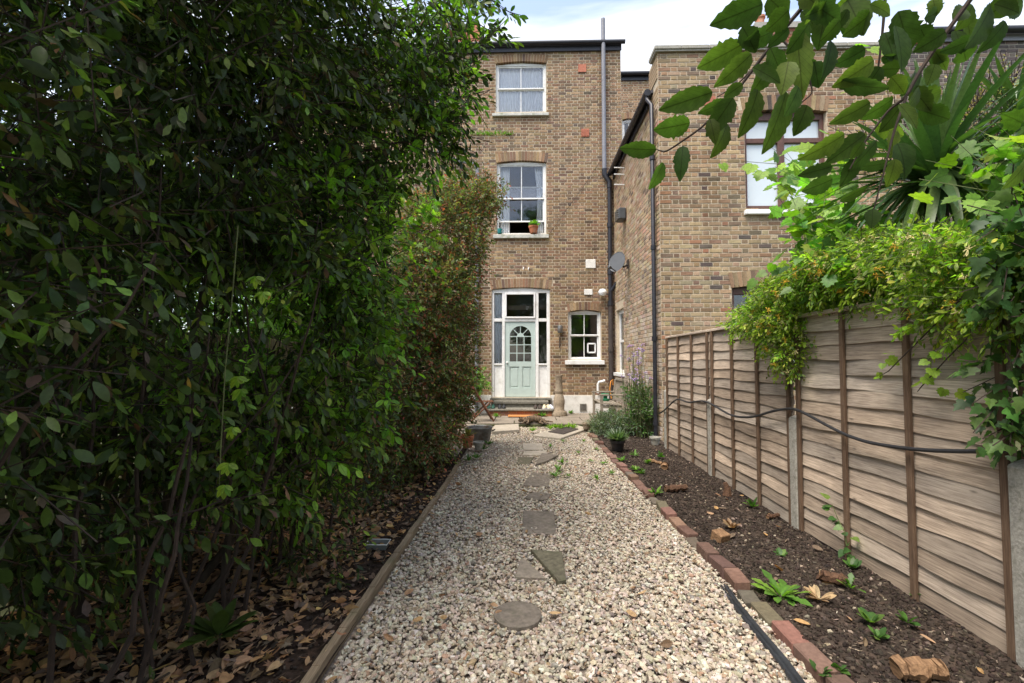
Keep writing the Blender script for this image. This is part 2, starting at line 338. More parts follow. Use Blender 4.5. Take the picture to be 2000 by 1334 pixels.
def serr(k=9, wmax=.33, sd=1):
    r = random.Random(sd); ts = []; ws = []
    for i in range(2*k):
        t = (i+.6)/(2*k); w = wmax*(math.sin(math.pi*t**.82))**.75*(1.035 if i % 2 else .90)*(1+r.uniform(-.10, .10)); ts.append(t); ws.append(w)
    return leaf_tpl(ws, ts, .22, .16+.1*r.random())
GRAPE_H = [(0.0, 0.02), (.16, -.10), (.36, -.06), (.40, .08), (.55, .14), (.42, .26), (.56, .46), (.40, .50), (.34, .58), (.36, .74), (.20, .74), (.12, .90), (0, 1.0)]
IVY_H = [(0.0, 0.03), (.18, -.06), (.40, .05), (.46, .18), (.28, .34), (.38, .52), (.18, .62), (0, 1.0)]
HEART_H = [(0, .04), (.16, -.04), (.32, .08), (.36, .30), (.28, .55), (.14, .80), (0, 1)]
GRAPE = outline_tpl(GRAPE_H); IVY = outline_tpl(IVY_H, .12, .1, (0, .3)); HEART = outline_tpl(HEART_H, .1, .15)
MAPLE = outline_tpl([(0, .05), (.30, -.05), (.16, .14), (.52, .22), (.20, .36), (.34, .78), (.12, .46), (0, 1)], .05, .15, (0, .25))
PRISM_V = np.array([(math.cos(a), y, math.sin(a)) for y in (0, 1) for a in (0, 2.094, 4.189)]); PRISM_F = np.array([(0, 1, 4), (0, 4, 3), (1, 2, 5), (1, 5, 4), (2, 0, 3), (2, 3, 5)])
def pick_cols(n, pal, jit=.2):
    c = np.array([p[:3] for p in pal]); w = np.array([p[3] for p in pal], float); i = RNG.choice(len(pal), n, p=w/w.sum())
    return np.clip(c[i]*RNG.uniform(1-jit, 1+jit, (n, 1))*RNG.uniform(.93, 1.07, (n, 3)), 0.002, .95)
def leaf_objects(parent, tpl, Rm, P, cols, mat, nvar=10, name='leaf'):
    V, T, UV = tpl; o0 = origin(parent); nv = min(nvar, len(P)); meshes = []
    for i in range(nv):
        v = V.copy(); v[:, 2] += RNG.uniform(-.12, .12)*v[:, 1]**2+RNG.uniform(-.08, .08)*v[:, 0]
        meshes.append(fast_mesh(name, v, T, mat, np.repeat(cols[i % len(cols)][None], len(V), 0), UV, True))
    for i in range(len(P)):
        o = bpy.data.objects.new(name, meshes[i % nv]); COL.objects.link(o); o.parent = parent
        m = Matrix([[*Rm[i][r], float(P[i][r]-o0[r])] for r in range(3)]+[[0, 0, 0, 1]]); o.matrix_local = m
def sample_ell(ells, n, shell=.35):
    E = np.array([tuple(e)+(1.0,)*(7-len(e)) for e in ells], float); w = E[:, 3]*E[:, 4]*E[:, 5]*E[:, 6]
    i = RNG.choice(len(E), n, p=w/w.sum()); d = norm(RNG.normal(size=(n, 3))); r = RNG.uniform(shell**3, 1, n)**(1/3)
    r = r*(1+.10*np.sin(7*d[:, 0]+3*i)*np.cos(6*d[:, 2]+5*d[:, 1]))
    return E[i, :3]+d*r[:, None]*E[i, 3:6], norm(d/E[i, 3:6])
def foliage(parent, ells, n_twig, tw_len, k, size, pal, mat, tpl=LOW, hero=0, hero_tpl=None, up=.3, droop=.25, shell=.35, keep=None, twig_r=.003, face_up=.8, rnd=.6, twig_mat='twig', crown='foliage', wdir=None, hero_keep=None, spread=.85):
    P, D = sample_ell(ells, n_twig, shell)
    if keep is not None: s = keep(P); P, D = P[s], D[s]
    n = len(P); d = norm(D*.7+np.array([0, 0, up])+RNG.normal(size=(n, 3))*rnd + (np.array(wdir) if wdir is not None else 0)); Lk = tw_len*RNG.uniform(.6, 1.3, n)
    a = norm(np.cross(d, norm(RNG.normal(size=(n, 3))))); b = np.cross(d, a); LP = []; LD = []; LS = []
    for i in range(k):
        t = (i+.6)/k; ph = i*2.4+RNG.uniform(-.5, .5, n)
        rad = a*np.cos(ph)[:, None]+b*np.sin(ph)[:, None]
        LP.append(P+d*(Lk*t)[:, None]+rad*.004-np.array([0, 0, 1])*(droop*Lk*t*t*.5)[:, None])
        LD.append(norm(d*(.45+.5*t)+rad*spread*(1.05-.5*t)-np.array([0, 0, droop])+RNG.normal(size=(n, 3))*.18)); LS.append(size*RNG.uniform(.65, 1.2, n)*(1-.25*abs(t-.5)))
    LP, LD, LS = np.concatenate(LP), np.concatenate(LD), np.concatenate(LS); m = len(LP)
    nr = norm(np.array([0, 0, face_up])+RNG.normal(size=(m, 3))*.45); Rm = frames(LD, nr, LS); Rm[:, :, 0] *= RNG.uniform(.72, 1.22, (m, 1)); cols = pick_cols(m, pal)*np.tile(np.exp(RNG.normal(size=n)*.28), k)[:, None]*np.tile(RNG.uniform(.88, 1.14, (n, 3)), (k, 1)); msk = np.ones(m, bool)
    if hero:
        x, y, z = project(LP); s = np.where((x > -10) & (x < 2010) & (y > -10) & (y < 1344) & (z > .2), LS/np.maximum(np.linalg.norm(LP-np.array([0, 0, CAMZ]), axis=1), .2), 0)
        if hero_keep is not None: s = s*hero_keep(x, y)
        idx = np.argsort(-s*RNG.uniform(.75, 1, m))[:hero]; msk[idx] = False
        leaf_objects(parent, hero_tpl or tpl, Rm[idx], LP[idx], cols[idx], mat, 60)
    V, T, UV = tpl; vv, ff = inst(V, T, Rm[msk], LP[msk]-origin(parent))
    o = link(crown, fast_mesh(crown, vv, ff, mat, np.repeat(cols[msk], len(V), 0), np.tile(UV, (int(msk.sum()), 1))), parent); o['kind'] = 'stuff'
    TR = frames(d, np.tile([.3, .5, .8], (n, 1)), np.ones(n)); TR[:, :, 1] *= Lk[:, None]; TR[:, :, 0] *= twig_r; TR[:, :, 2] *= twig_r
    vv, ff = inst(PRISM_V, PRISM_F, TR, P-origin(parent)); t = link('twigs', fast_mesh('twigs', vv, ff, twig_mat), parent); t['kind'] = 'stuff'
    return P
def limb(parent, pts, r0, r1, mat='bark', name='branch', n=7, wig=.03, seg=5):
    pts = [np.array(p, float) for p in pts]; Q = []
    for i in range(len(pts)-1):
        for j in range(seg): Q.append(pts[i]+(pts[i+1]-pts[i])*j/seg)
    Q.append(pts[-1]); Q = np.array(Q); m = len(Q)
    for _ in range(2): Q[1:-1] = (Q[:-2]+2*Q[1:-1]+Q[2:])/4
    if m > 2: Q[1:-1] += RNG.normal(size=(m-2, 3))*wig*.4
    return MB().tube(Q, np.linspace(r0, r1, m), n).build(name, mat, parent, True)
# ------------------------------------------------------------------ ground
def grid(x0, x1, y0, y1, nx, ny, h):
    X, Y = np.meshgrid(np.linspace(x0, x1, nx), np.linspace(y0, y1, ny)); Z = h(X, Y)
    V = np.stack([X, Y, Z], -1).reshape(-1, 3); i = np.arange((ny-1)*nx).reshape(ny-1, nx)[:, :-1].ravel()
    return V, np.stack([i, i+1, i+nx+1, i+nx], -1)
def vnoise(X, Y, f, sd=0):
    r = np.random.default_rng(sd); z = 0
    for k in range(5):
        a = r.uniform(0, 6.28); ph = r.uniform(0, 6.28, 2); g = f*(1+.6*k); z = z+np.sin(g*(X*math.cos(a)+Y*math.sin(a))+ph[0])*np.cos(g*(Y*math.cos(a)-X*math.sin(a))*.9+ph[1])/(1+.5*k)
    return z/2.2
plain('soil', (0.050, 0.038, 0.030), 1.0, 0.5, 35, dirt=(0.085, 0.060, 0.045), bmp=1.0, spec=0.1)
plain('soil_left', (0.046, 0.032, 0.024), 1.0, 0.5, 35, dirt=(0.075, 0.045, 0.03), bmp=1.0, spec=0.1)
plain('earth', (0.07, 0.075, 0.035), 1.0, 0.4, 3, spec=0.1)
plain('gravel_base', (0.27, 0.22, 0.175), 1.0, 0.5, 60, bmp=1.0, spec=0.1)
g = MB(); g.add([(-400, -400, -.06), (400, -400, -.06), (400, 400, -.06), (-400, 400, -.06)], [(0, 1, 2, 3)]); tag(g.build('ground', 'earth'), kind='structure')
PL, PR = -.93, 1.40
V, Fq = grid(-3.0, PL-.02, -1.5, 10.4, 60, 260, lambda x, y: .02+.02*vnoise(x, y, 4, 1)+.008*vnoise(x, y, 17, 2))
tag(link('soil_border', fast_mesh('soil_border', V, Fq, 'soil_left', smooth=True)), kind='structure')
def soilz(x, y): return .035+.025*vnoise(x, y, 4, 3)+.014*vnoise(x, y, 16, 4)+.008*vnoise(x, y, 43, 5)
V, Fq = grid(PR+.02, 2.52, -1.5, 10.4, 90, 700, soilz)
tag(link('soil_bed', fast_mesh('soil_bed', V, Fq, 'soil', smooth=True)), kind='structure')
V, Fq = grid(PL-.03, PR+.03, -1.5, 10.6, 40, 200, lambda x, y: -.012+.012*vnoise(x, y, 2.2, 6))
tag(link('gravel_path', fast_mesh('gravel_path', V, Fq, 'gravel_base', smooth=True)), kind='structure')
# gravel stones
ICO = bmesh.new(); bmesh.ops.create_icosphere(ICO, subdivisions=1, radius=1); ICO.verts.index_update()
IV = np.array([v.co[:] for v in ICO.verts]); IF = np.array([[v.index for v in f.verts] for f in ICO.faces]); ICO.free()
def stones(name, n, xf, yf, zf, rmin, rmax, pal, mat, flat=.62, parent=None, jit=.28):
    X = xf(n); Y = yf(n, X); Z = zf(X, Y); parts = []; cols = pick_cols(n, pal, .18)
    s = RNG.uniform(rmin, rmax, n)*np.exp(RNG.normal(size=n)*.18)
    ax = norm(RNG.normal(size=(n, 3))*np.array([1, 1, .35])); up = norm(np.array([0, 0, 1.])+RNG.normal(size=(n, 3))*.35); Rm = frames(ax, up, s)
    Rm = Rm*np.stack([RNG.uniform(.6, .95, n), RNG.uniform(.9, 1.35, n), RNG.uniform(flat*.7, flat*1.2, n)], -1)[:, None, :]
    V = np.einsum('kij,kvj->kvi', Rm, IV[None]*(1+RNG.uniform(-jit, jit, (n, len(IV), 1))))+np.stack([X, Y, Z], -1)[:, None, :]
    Fc = (IF[None]+(np.arange(n)*len(IV))[:, None, None]).reshape(-1, 3)
    o = link(name, fast_mesh(name, V.reshape(-1, 3), Fc, mat, np.repeat(cols, len(IV), 0)), parent); o['kind'] = 'stuff'; return o
PEB = [(.475, .415, .325, 5), (.41, .345, .26, 4.5), (.335, .27, .20, 2.8), (.27, .235, .195, 1.5), (.17, .15, .128, .6), (.31, .215, .14, 1.2), (.54, .49, .405, 1.8)]
def gy(n, X): return 1.3+9.0*RNG.uniform(0, 1, n)**1.55
o = stones('gravel', 74000, lambda n: RNG.uniform(PL+.005, PR-.03, n), gy, lambda x, y: .004+RNG.uniform(-.006, .011, len(x))+(.012*vnoise(x, y, 2.2, 6)-.016*np.clip(vnoise(x, y, 3.1, 21)-.15, 0, 1)), .0070, .0165, PEB, 'pebble')
tag(o, 'pale cream and grey gravel chippings covering the garden path', 'gravel')
CL = [(.045, .034, .027, 5), (.068, .052, .041, 3), (.03, .023, .019, 3), (.12, .095, .07, .7), (.30, .24, .18, .3)]
o = stones('soil_clods', 16000, lambda n: RNG.uniform(PR+.05, 2.40, n), lambda n, X: 1.7+7.2*RNG.uniform(0, 1, n)**1.4, lambda x, y: soilz(x, y)+.004, .003, .013, CL, 'clod', .8)
tag(o, 'crumbly dark soil lumps in the bed beside the fence', 'soil')
o = stones('soil_crumbs', 6000, lambda n: RNG.uniform(-2.9, PL-.05, n), lambda n, X: 1.2+6.0*RNG.uniform(0, 1, n)**1.3, lambda x, y: .03+.02*vnoise(x, y, 4, 1), .004, .014, CL, 'clod', .8)
tag(o, 'dark soil crumbs among the leaf litter under the shrubs', 'soil')
def chips(name, n, x0, x1, y0, y1, zf, ln, pal, label):
    X = RNG.uniform(x0, x1, n); Y = y0+(y1-y0)*RNG.uniform(0, 1, n)**1.5; a = RNG.uniform(0, 6.28, n); D = np.stack([np.cos(a), np.sin(a), RNG.uniform(-.2, .2, n)], -1); S = ln*RNG.uniform(.4, 1.6, n)
    Rm = frames(D, norm(np.array([0, 0, 1.])+RNG.normal(size=(n, 3))*.3), S); Rm[:, :, 0] *= RNG.uniform(.03, .16, (n, 1)); Rm[:, :, 2] *= .04; V, Fc = inst(PRISM_V, PRISM_F, Rm, np.stack([X, Y, zf(X, Y)], -1))
    return tag(link(name, fast_mesh(name, V, Fc, 'clod', np.repeat(pick_cols(n, pal), 6, 0))), label, 'debris', kind='stuff')
chips('wood_chips', 1500, PR+.06, 2.4, 1.8, 8.5, lambda x, y: soilz(x, y)+.008, .017, [(.28, .22, .16, 2), (.16, .12, .09, 3), (.40, .33, .25, 1), (.09, .065, .05, 3)], 'scattered wood chips and twig bits on the soil bed')
chips('path_debris', 1500, PL+.02, PR-.05, 1.5, 9.5, lambda x, y: RNG.uniform(.012, .024, len(x)), .024, [(.16, .10, .06, 3), (.26, .17, .10, 2), (.10, .07, .05, 2)], 'brown twig bits scattered over the gravel')
# ------------------------------------------------------------------ brick walls
STOCK = [(.275, .187, .108, 5), (.245, .160, .094, 5), (.21, .136, .084, 4), (.33, .235, .14, 2.2), (.165, .112, .076, 2.6), (.265, .155, .095, .5), (.125, .09, .066, .6)]
STOCK2 = [(.32, .225, .133, 5), (.29, .19, .115, 4), (.36, .265, .16, 3.4), (.30, .15, .088, .9), (.20, .145, .098, 2.4), (.115, .092, .078, 1.1), (.37, .275, .18, 2), (.25, .165, .10, 2)]
DARK = [(.16, .13, .11, 4), (.11, .09, .085, 4), (.22, .17, .12, 2), (.07, .062, .06, 2)]
REDB = [(.32, .14, .08, 3), (.28, .16, .10, 2), (.24, .13, .09, 2)]
CH, JT, BD = .083, .018, .007
BRV = None
def brick_tpl(l, h, d=BD, c=.003):      # face towards -y, front at y=-d .. 0
    V = [(x, 0, z) for x, z in ((-l/2, -h/2), (l/2, -h/2), (l/2, h/2), (-l/2, h/2))]
    V += [(x, -d+c, z) for x, z in ((-l/2, -h/2), (l/2, -h/2), (l/2, h/2), (-l/2, h/2))]
    V += [(x, -d, z) for x, z in ((-l/2+c, -h/2+c), (l/2-c, -h/2+c), (l/2-c, h/2-c), (-l/2+c, h/2-c))]
    Q = [(8, 9, 10, 11)]
    for a in (0, 4):
        Q += [(a+i, a+(i+1) % 4, a+4+(i+1) % 4, a+4+i) for i in range(4)]
    return np.array(V, float), np.array(Q)
def wall_bricks(x0, x1, z0, z1, openings, arches):
    """list of (cx, cz, l, h); openings: x0,x1,z0,z1; arches: cx, half width, spring z, rise, height"""
    out = []; nrow = int(math.ceil((z1-z0)/CH)); S, H = .235, .120
    for r in range(nrow):
        za = z0+r*CH; zb = min(za+CH, z1); x = x0-(0 if r % 2 == 0 else (S+H)/2)+random.uniform(-.008, .008); i = 0
        if zb-za < .03: continue
        while x < x1:
            l = S if (i+0) % 2 == 0 else H; a, b = max(x, x0), min(x+l, x1); x += l; i += 1
            segs = [(a, b)]
            for ox0, ox1, oz0, oz1 in openings:
                if zb-.02 > oz0 and za+.02 < oz1:
                    ns = []
                    for p, q in segs:
                        if q <= ox0 or p >= ox1: ns.append((p, q)); continue
                        if p < ox0: ns.append((p, ox0))
                        if q > ox1: ns.append((ox1, q))
                    segs = ns
            for p, q in segs:
                if q-p < .035: continue
                cx, cz = (p+q)/2, (za+zb)/2; skip = False
                for ax, hw, sz, rise, hh in arches:
                    u = (cx-ax)/hw
                    if abs(u) < 1.06:
                        top = sz+rise*(1-u*u)+hh
                        if sz-.03 < cz < top+.005: skip = True
                if not skip: out.append((cx, cz, q-p-JT, zb-za-JT))
    return out
def lay_bricks(parent, lst, xf, pal, score, n_obj=300, mat='brick', colf=None):
    """xf(cx,cz)-> world pos and 3x3 rotation"""
    rot, pos = xf; lst = np.array(lst); n = len(lst); C = pick_cols(n, pal, .16)
    if colf is not None: C = colf(lst, C)
    Pw = pos(lst[:, 0], lst[:, 1]); Pw = Pw+rot @ np.array([0, 1, 0])*RNG.uniform(-.0015, .0015, (n, 1)); sc = score(Pw, lst); idx = np.argsort(-sc)[:n_obj]; idx = idx[sc[idx] > 0]
    o0 = origin(parent); msk = np.ones(n, bool); msk[idx] = False
    cache = {}
    for j in idx:
        l, h = round(lst[j, 2]/.01)*.01, lst[j, 3]; key = (round(l, 3), round(h, 3), int(RNG.integers(0, 40 if l > .15 else 30)))
        if key not in cache:
            V, Q = brick_tpl(l, h); V = V+RNG.uniform(-.0022, .0022, V.shape); cache[key] = fast_mesh('brick', V, Q, mat, np.repeat(C[j][None], len(V), 0))
        o = bpy.data.objects.new('brick', cache[key]); COL.objects.link(o); o.parent = parent
        o.matrix_local = Matrix([[*rot[r], float(Pw[j][r]-o0[r])] for r in range(3)]+[[0, 0, 0, 1]])
    V0, Q = brick_tpl(1, 1); k = len(V0); sx = lst[msk, 2]; sz = lst[msk, 3]; base = np.sign(V0)
    V = np.repeat(V0[None], int(msk.sum()), 0); inner = np.arange(12) >= 8
    V[:, :, 0] = base[None, :, 0]*(sx[:, None]/2-np.where(inner, .004, 0)[None]); V[:, :, 2] = base[None, :, 2]*(sz[:, None]/2-np.where(inner, .004, 0)[None])
    V = V+RNG.uniform(-.0022, .0022, V.shape); V = V @ rot.T+Pw[msk][:, None, :]-o0
    Fc = (Q[None]+(np.arange(len(V))*k)[:, None, None]).reshape(-1, 4)
    o = link('brickwork', fast_mesh('brickwork', V.reshape(-1, 3), Fc, mat, np.repeat(C[msk], k, 0)), parent); o['kind'] = 'stuff'
def backing(parent, x0, x1, z0, z1, openings, y0, th, mat='mortar', side=None):
    xs = sorted({x0, x1, *[v for o in openings for v in o[:2]]}); zs = sorted({z0, z1, *[v for o in openings for v in o[2:]]})
    xs = [v for v in xs if x0 <= v <= x1]; zs = [v for v in zs if z0 <= v <= z1]
    def solid(i, j):
        if i < 0 or j < 0 or i >= len(xs)-1 or j >= len(zs)-1: return False
        cx, cz = (xs[i]+xs[i+1])/2, (zs[j]+zs[j+1])/2
        return not any(o[0] < cx < o[1] and o[2] < cz < o[3] for o in openings)
    m = MB(); y1 = y0+th
    for i in range(len(xs)-1):
        for j in range(len(zs)-1):
            if not solid(i, j): continue
            a, b, c, d = xs[i], xs[i+1], zs[j], zs[j+1]
            m.add([(a, y0, c), (b, y0, c), (b, y0, d), (a, y0, d)], [(0, 1, 2, 3)]); m.add([(a, y1, c), (b, y1, c), (b, y1, d), (a, y1, d)], [(3, 2, 1, 0)])
            for cond, q in ((solid(i-1, j), [(a, y0, c), (a, y0, d), (a, y1, d), (a, y1, c)]), (solid(i+1, j), [(b, y0, c), (b, y1, c), (b, y1, d), (b, y0, d)]),
                            (solid(i, j-1), [(a, y0, c), (a, y1, c), (b, y1, c), (b, y0, c)]), (solid(i, j+1), [(a, y0, d), (b, y0, d), (b, y1, d), (a, y1, d)])):
                if not cond: m.add(q, [(0, 1, 2, 3)])
    if side is not None: m.v = [tuple(np.array(side[0]) @ np.array(p)+np.array(side[1])) for p in m.v]
    return m.build('wall', mat, parent)
def arch(parent, ax, hw, sz, rise, hh, y, pal, n=None):
    root = bpy.data.objects.new('window_arch', None); COL.objects.link(root); root.parent = parent; ORG[root.name] = origin(parent)
    n = n or int(2*hw*1.06/.078); C = pick_cols(n, pal, .15)
    for i in range(n):
        u0 = -1.06+2.12*i/n; u1 = -1.06+2.12*(i+1)/n; g = .006/hw; pts = []
        for u, hsh, w in ((u0+g, 0, .97), (u1-g, 0, .97), (u1-g, hh, 1.03), (u0+g, hh, 1.03)):
            pts.append((ax+u*hw*w, sz+rise*(1-min(1, u*u))+hsh))
        MB().prism(pts, y-BD-.004, y+.10, c=tuple(C[i])).build('brick', 'brick', root)
def cam_score(vis):
    def f(P, lst):
        x, y, z = project(P); s = 1/np.linalg.norm(P-np.array([0, 0, CAMZ]), axis=1); return np.where(vis(x, y), s*np.minimum(lst[:, 2], .23), 0)
    return f
I3 = np.eye(3)
# ---- main house
YM = 12.5
house = thing('terraced_house', 'three storey yellow brick house with a pale green back door', 'house', (0.0, YM, 0))
HX0, HX1 = -7.0, float(A(1212, 100, YM)[0]); HZ = float(A(1100, 96, YM)[2])
w_top = rect(968, 119, 1067, 219, YM); w_mid = rect(970, 313, 1067, 457, YM); w_door = rect(960, 561, 1074, 776, YM); w_cat = rect(1110, 605, 1174, 703, YM)
OPS = [w_top, w_mid, w_door, w_cat]
ARS = []
for o_, hh in ((w_top, .22), (w_mid, .26), (w_door, .25), (w_cat, .22)):
    ARS.append(((o_[0]+o_[1])/2, (o_[1]-o_[0])/2, o_[3]-.055, .055, hh))
backing(house, HX0, HX1, 0.05, HZ, OPS, YM, .3)
bl = wall_bricks(HX0, HX1, .56, HZ, OPS, ARS)
def stock_tint(lst, C):
    low = np.clip((3.2-lst[:, 1])/3.0, 0, 1)[:, None]*np.array([.10, .16, .20]); return C*(1-low)
lay_bricks(house, bl, (I3, lambda a, b: np.stack([a, np.full(len(a), YM), b], -1)), STOCK, cam_score(lambda x, y: (x > 945) & (x < 1185) & (y > 60) & (y < 770)), 300)
for a in ARS: arch(house, *a, YM, STOCK)
bx('plinth', house, 'white_render', HX0, w_door[0]-.004, YM-.045, YM-.001, .0, .548)
bx('plinth', house, 'white_render', w_door[1]+.004, 2.46, YM-.045, YM-.001, .0, .548)
# house shell (dark rooms)
m = MB(); yb = 15.6
for z in (3.05, 6.25): m.box(HX0+.02, HX1-.02, YM+.302, yb, z-.12, z)
m.box(HX0+.02, HX1-.02, yb, yb+.1, .05, HZ); m.build('room', 'room', house)
bx('side_wall', house, 'mortar', HX1-.22, HX1-.003, YM+.302, 15.5, .05, HZ-.02)
bx('party_wall', house, 'mortar', HX0, HX0+.2, YM+.302, 15.5, .05, HZ-.02)
rf = MB().box(HX0-.1, HX1+.02, YM-.02, 15.7, HZ+.02, HZ+.14).build('roof', 'slate', house)
bx('fascia', house, 'black_pvc', HX0, HX1+.015, YM-.06, YM-.03, HZ-.09, HZ+.14)
MB().tube([(HX0, YM-.13, HZ+.10), (HX1+.1, YM-.13, HZ+.10)], .06, 10).build('gutter', 'black_pvc', house, True)
bx('chimney', house, 'airbrick', -2.1, -1.3, 13.2, 13.9, HZ, HZ+1.3)
def sash(parent, r, y, rows_top, cols, rows_bot, gap=0.0, cw=.055, name='sash_window', mat='white_paint', meet=None, low_top=None):
    x0, x1, z0, z1 = r; root = bpy.data.objects.new(name, None); COL.objects.link(root); root.parent = parent; ORG[root.name] = origin(parent)
    e = .004; b = lambda n, *q, **k: bx(n, root, k.get('m', mat), *q, bev=.006)
    b('frame', x0+e, x0+cw, y, y+.12, z0, z1-e); b('frame', x1-cw, x1-e, y, y+.12, z0, z1-e)
    MB().prism([(x0+cw, z1-cw*1.6), (x1-cw, z1-cw*1.6), (x1-cw, z1-.06), ((x0+x1)/2, z1-e), (x0+cw, z1-.06)], y+.002, y+.118).build('frame_head', mat, root)
    b('frame_foot', x0+cw, x1-cw, y+.002, y+.118, z0, z0+cw*.7)
    zi0, zi1 = z0+cw*.7, z1-cw*1.6; zm = meet if meet is not None else (zi0+zi1)/2; xi0, xi1 = x0+cw, x1-cw; sw = .04
    for (a, c, rows, yy) in ((zm, zi1, rows_top, y+.02), (zi0+gap, low_top or zm+.02, rows_bot, y+.062)):
        b('sash_rail', xi0, xi1, yy, yy+.04, a, a+sw); b('sash_rail', xi0, xi1, yy, yy+.04, c-sw, c)
        b('sash_stile', xi0, xi0+sw, yy+.001, yy+.039, a+sw, c-sw); b('sash_stile', xi1-sw, xi1, yy+.001, yy+.039, a+sw, c-sw)
        gx = np.linspace(xi0+sw, xi1-sw, cols+1); gz = np.linspace(a+sw, c-sw, rows+1)
        for q in gx[1:-1]: b('glazing_bar', q-.012, q+.012, yy+.004, yy+.036, a+sw, c-sw)
        for q in gz[1:-1]: b('glazing_bar', xi0+sw, xi1-sw, yy+.006, yy+.034, q-.012, q+.012)
        for i in range(cols):
            for j in range(rows): bx('pane', root, 'glass', gx[i]+.002, gx[i+1]-.002, yy+.018, yy+.022, gz[j]+.002, gz[j+1]-.002)
    return root
def curtain(name, label, x0, x1, y, z0, z1, mat, folds=8, amp=.03, sweep=0.0, group=None):
    n = folds*8; V = []; Fs = []; rows = 10
    for j in range(rows+1):
        t = j/rows
        for i in range(n+1):
            u = i/n; x = x0+(x1-x0)*(u*(1-sweep*math.sin(math.pi*t*.9)*(0.5))); V.append((x, y+amp*math.sin(u*folds*6.283+1.3*math.sin(t*3+u*5))*(.5+.5*t), z1+(z0-z1)*t))
    for j in range(rows):
        for i in range(n): k = j*(n+1)+i; Fs.append((k, k+1, k+n+2, k+n+1))
    m = MB(); m.add(V, Fs); o = m.build(name, mat, None, True, org=((x0+x1)/2, y, z1)); so_ = o.modifiers.new('t', 'SOLIDIFY'); so_.thickness = .004
    return tag(o, label, 'curtain', group)
yw = YM+.07
def sill(root, a, b, c, d, mat='stone_sill', proud=.09): r = rect(a, b, c, d, YM-proud); return bx('sill', root, mat, r[0], r[1], YM-proud, YM+.10, r[2], r[3], bev=.008)
s1 = sash(house, w_top, yw, 1, 2, 1); sill(s1, 961, 219, 1072, 226)
s2 = sash(house, w_mid, yw, 1, 2, 1, gap=.33, meet=float(A(1018, 387, YM)[2]), low_top=float(A(1018, 361, YM)[2])); sill(s2, 963, 457, 1072, 465)
s3 = sash(house, w_cat, yw, 1, 2, 1); sill(s3, 1104, 704, 1181, 712, 'white_paint')
r = rect(1147, 670, 1164, 690, yw+.05); m = MB()
for a in ((r[0], r[0]+.04, r[2], r[3]), (r[1]-.04, r[1], r[2], r[3]), (r[0], r[1], r[2], r[2]+.04), (r[0], r[1], r[3]-.04, r[3])): m.box(a[0], a[1], yw+.035, yw+.075, a[2], a[3], bev=.01)
tag(m.build('cat_flap', 'white_plastic', s3), 'white plastic cat flap set in the lower pane')
curtain('net_curtain', 'white net curtain filling the top floor window', w_top[0]+.06, w_top[1]-.06, yw+.15, w_top[2]+.02, w_top[3]-.05, 'cloth_white', 14, .022)
cw_ = (w_mid[1]-w_mid[0])
curtain('curtain', 'long pale curtain beside the small teal mug in the raised sash window', w_mid[0]+.05, w_mid[0]+.05+cw_*.22, yw+.2, w_mid[2]+.02, w_mid[3]-.06, 'cloth_white', 4, .03)
curtain('curtain', 'pale tied-back curtain beside the potted plant in the raised sash window', w_mid[1]-.04, w_mid[1]-.05-cw_*.20, yw+.2, w_mid[2]+.02, w_mid[3]-.06, 'cloth_white', 4, .03, .5)
# door assembly
dw = bpy.data.objects.new('door_surround', None); COL.objects.link(dw); dw.parent = house; ORG[dw.name] = origin(house)
x0, x1, z0, z1 = w_door; yd = YM+.05
def dz(py): return float(A(1018, py, yd)[2])
def dx(px): return float(A(px, 670, yd)[0])
def db(n, a, b, c, d, y0=0, y1=.12, mat='white_paint', par=None, bev=.005): return bx(n, par or dw, mat, a, b, yd+y0, yd+y1, c, d, bev=bev)
j = [x0+.004, dx(965), dx(980.5), dx(986), dx(1046), dx(1052), dx(1068), x1-.004]; zr0, zr1, zt0, zt1, zp = dz(628), dz(622), dz(618), dz(572), dz(710)
db('post', j[0], j[1], z0, z1-.06); db('post', j[2], j[3], z0, z1-.06); db('post', j[4], j[5], z0, z1-.06); db('post', j[6], j[7], z0, z1-.06)
MB().prism([(j[0], dz(572)), (j[7], dz(572)), (j[7], z1-.056), ((x0+x1)/2, z1-.004), (j[0], z1-.056)], yd-.002, yd+.122).build('door_head', 'white_paint', dw)
for a, b in ((1, 2), (3, 4), (5, 6)): db('transom_rail', j[a]+.001, j[b]-.001, zr0, zr1, .004, .116)
for a, b in ((1, 2), (5, 6)):
    db('side_rail', j[a]+.001, j[b]-.001, zp-.045, zp, .004, .116); db('side_panel', j[a]+.001, j[b]-.001, z0, zp-.045, .04, .08)
    db('pane', j[a]+.001, j[b]-.001, zp, zr0, .05, .055, 'glass', bev=0); db('pane', j[a]+.001, j[b]-.001, zr1, zt1, .05, .055, 'glass', bev=0)
m = MB(); q = (j[3]+.003, j[4]-.003, zr1+.003, zt1-.003); f = .045
for a in ((q[0], q[0]+f, q[2], q[3]), (q[1]-f, q[1], q[2], q[3]), (q[0]+f, q[1]-f, q[2], q[2]+f), (q[0]+f, q[1]-f, q[3]-f, q[3])): m.box(a[0], a[1], yd-.03, yd+.03, a[2], a[3], bev=.005)
fl = m.build('fanlight_frame', 'white_paint', dw); bx('pane', dw, 'glass', q[0]+f, q[1]-f, yd-.002, yd+.002, q[2]+f, q[3]-f)
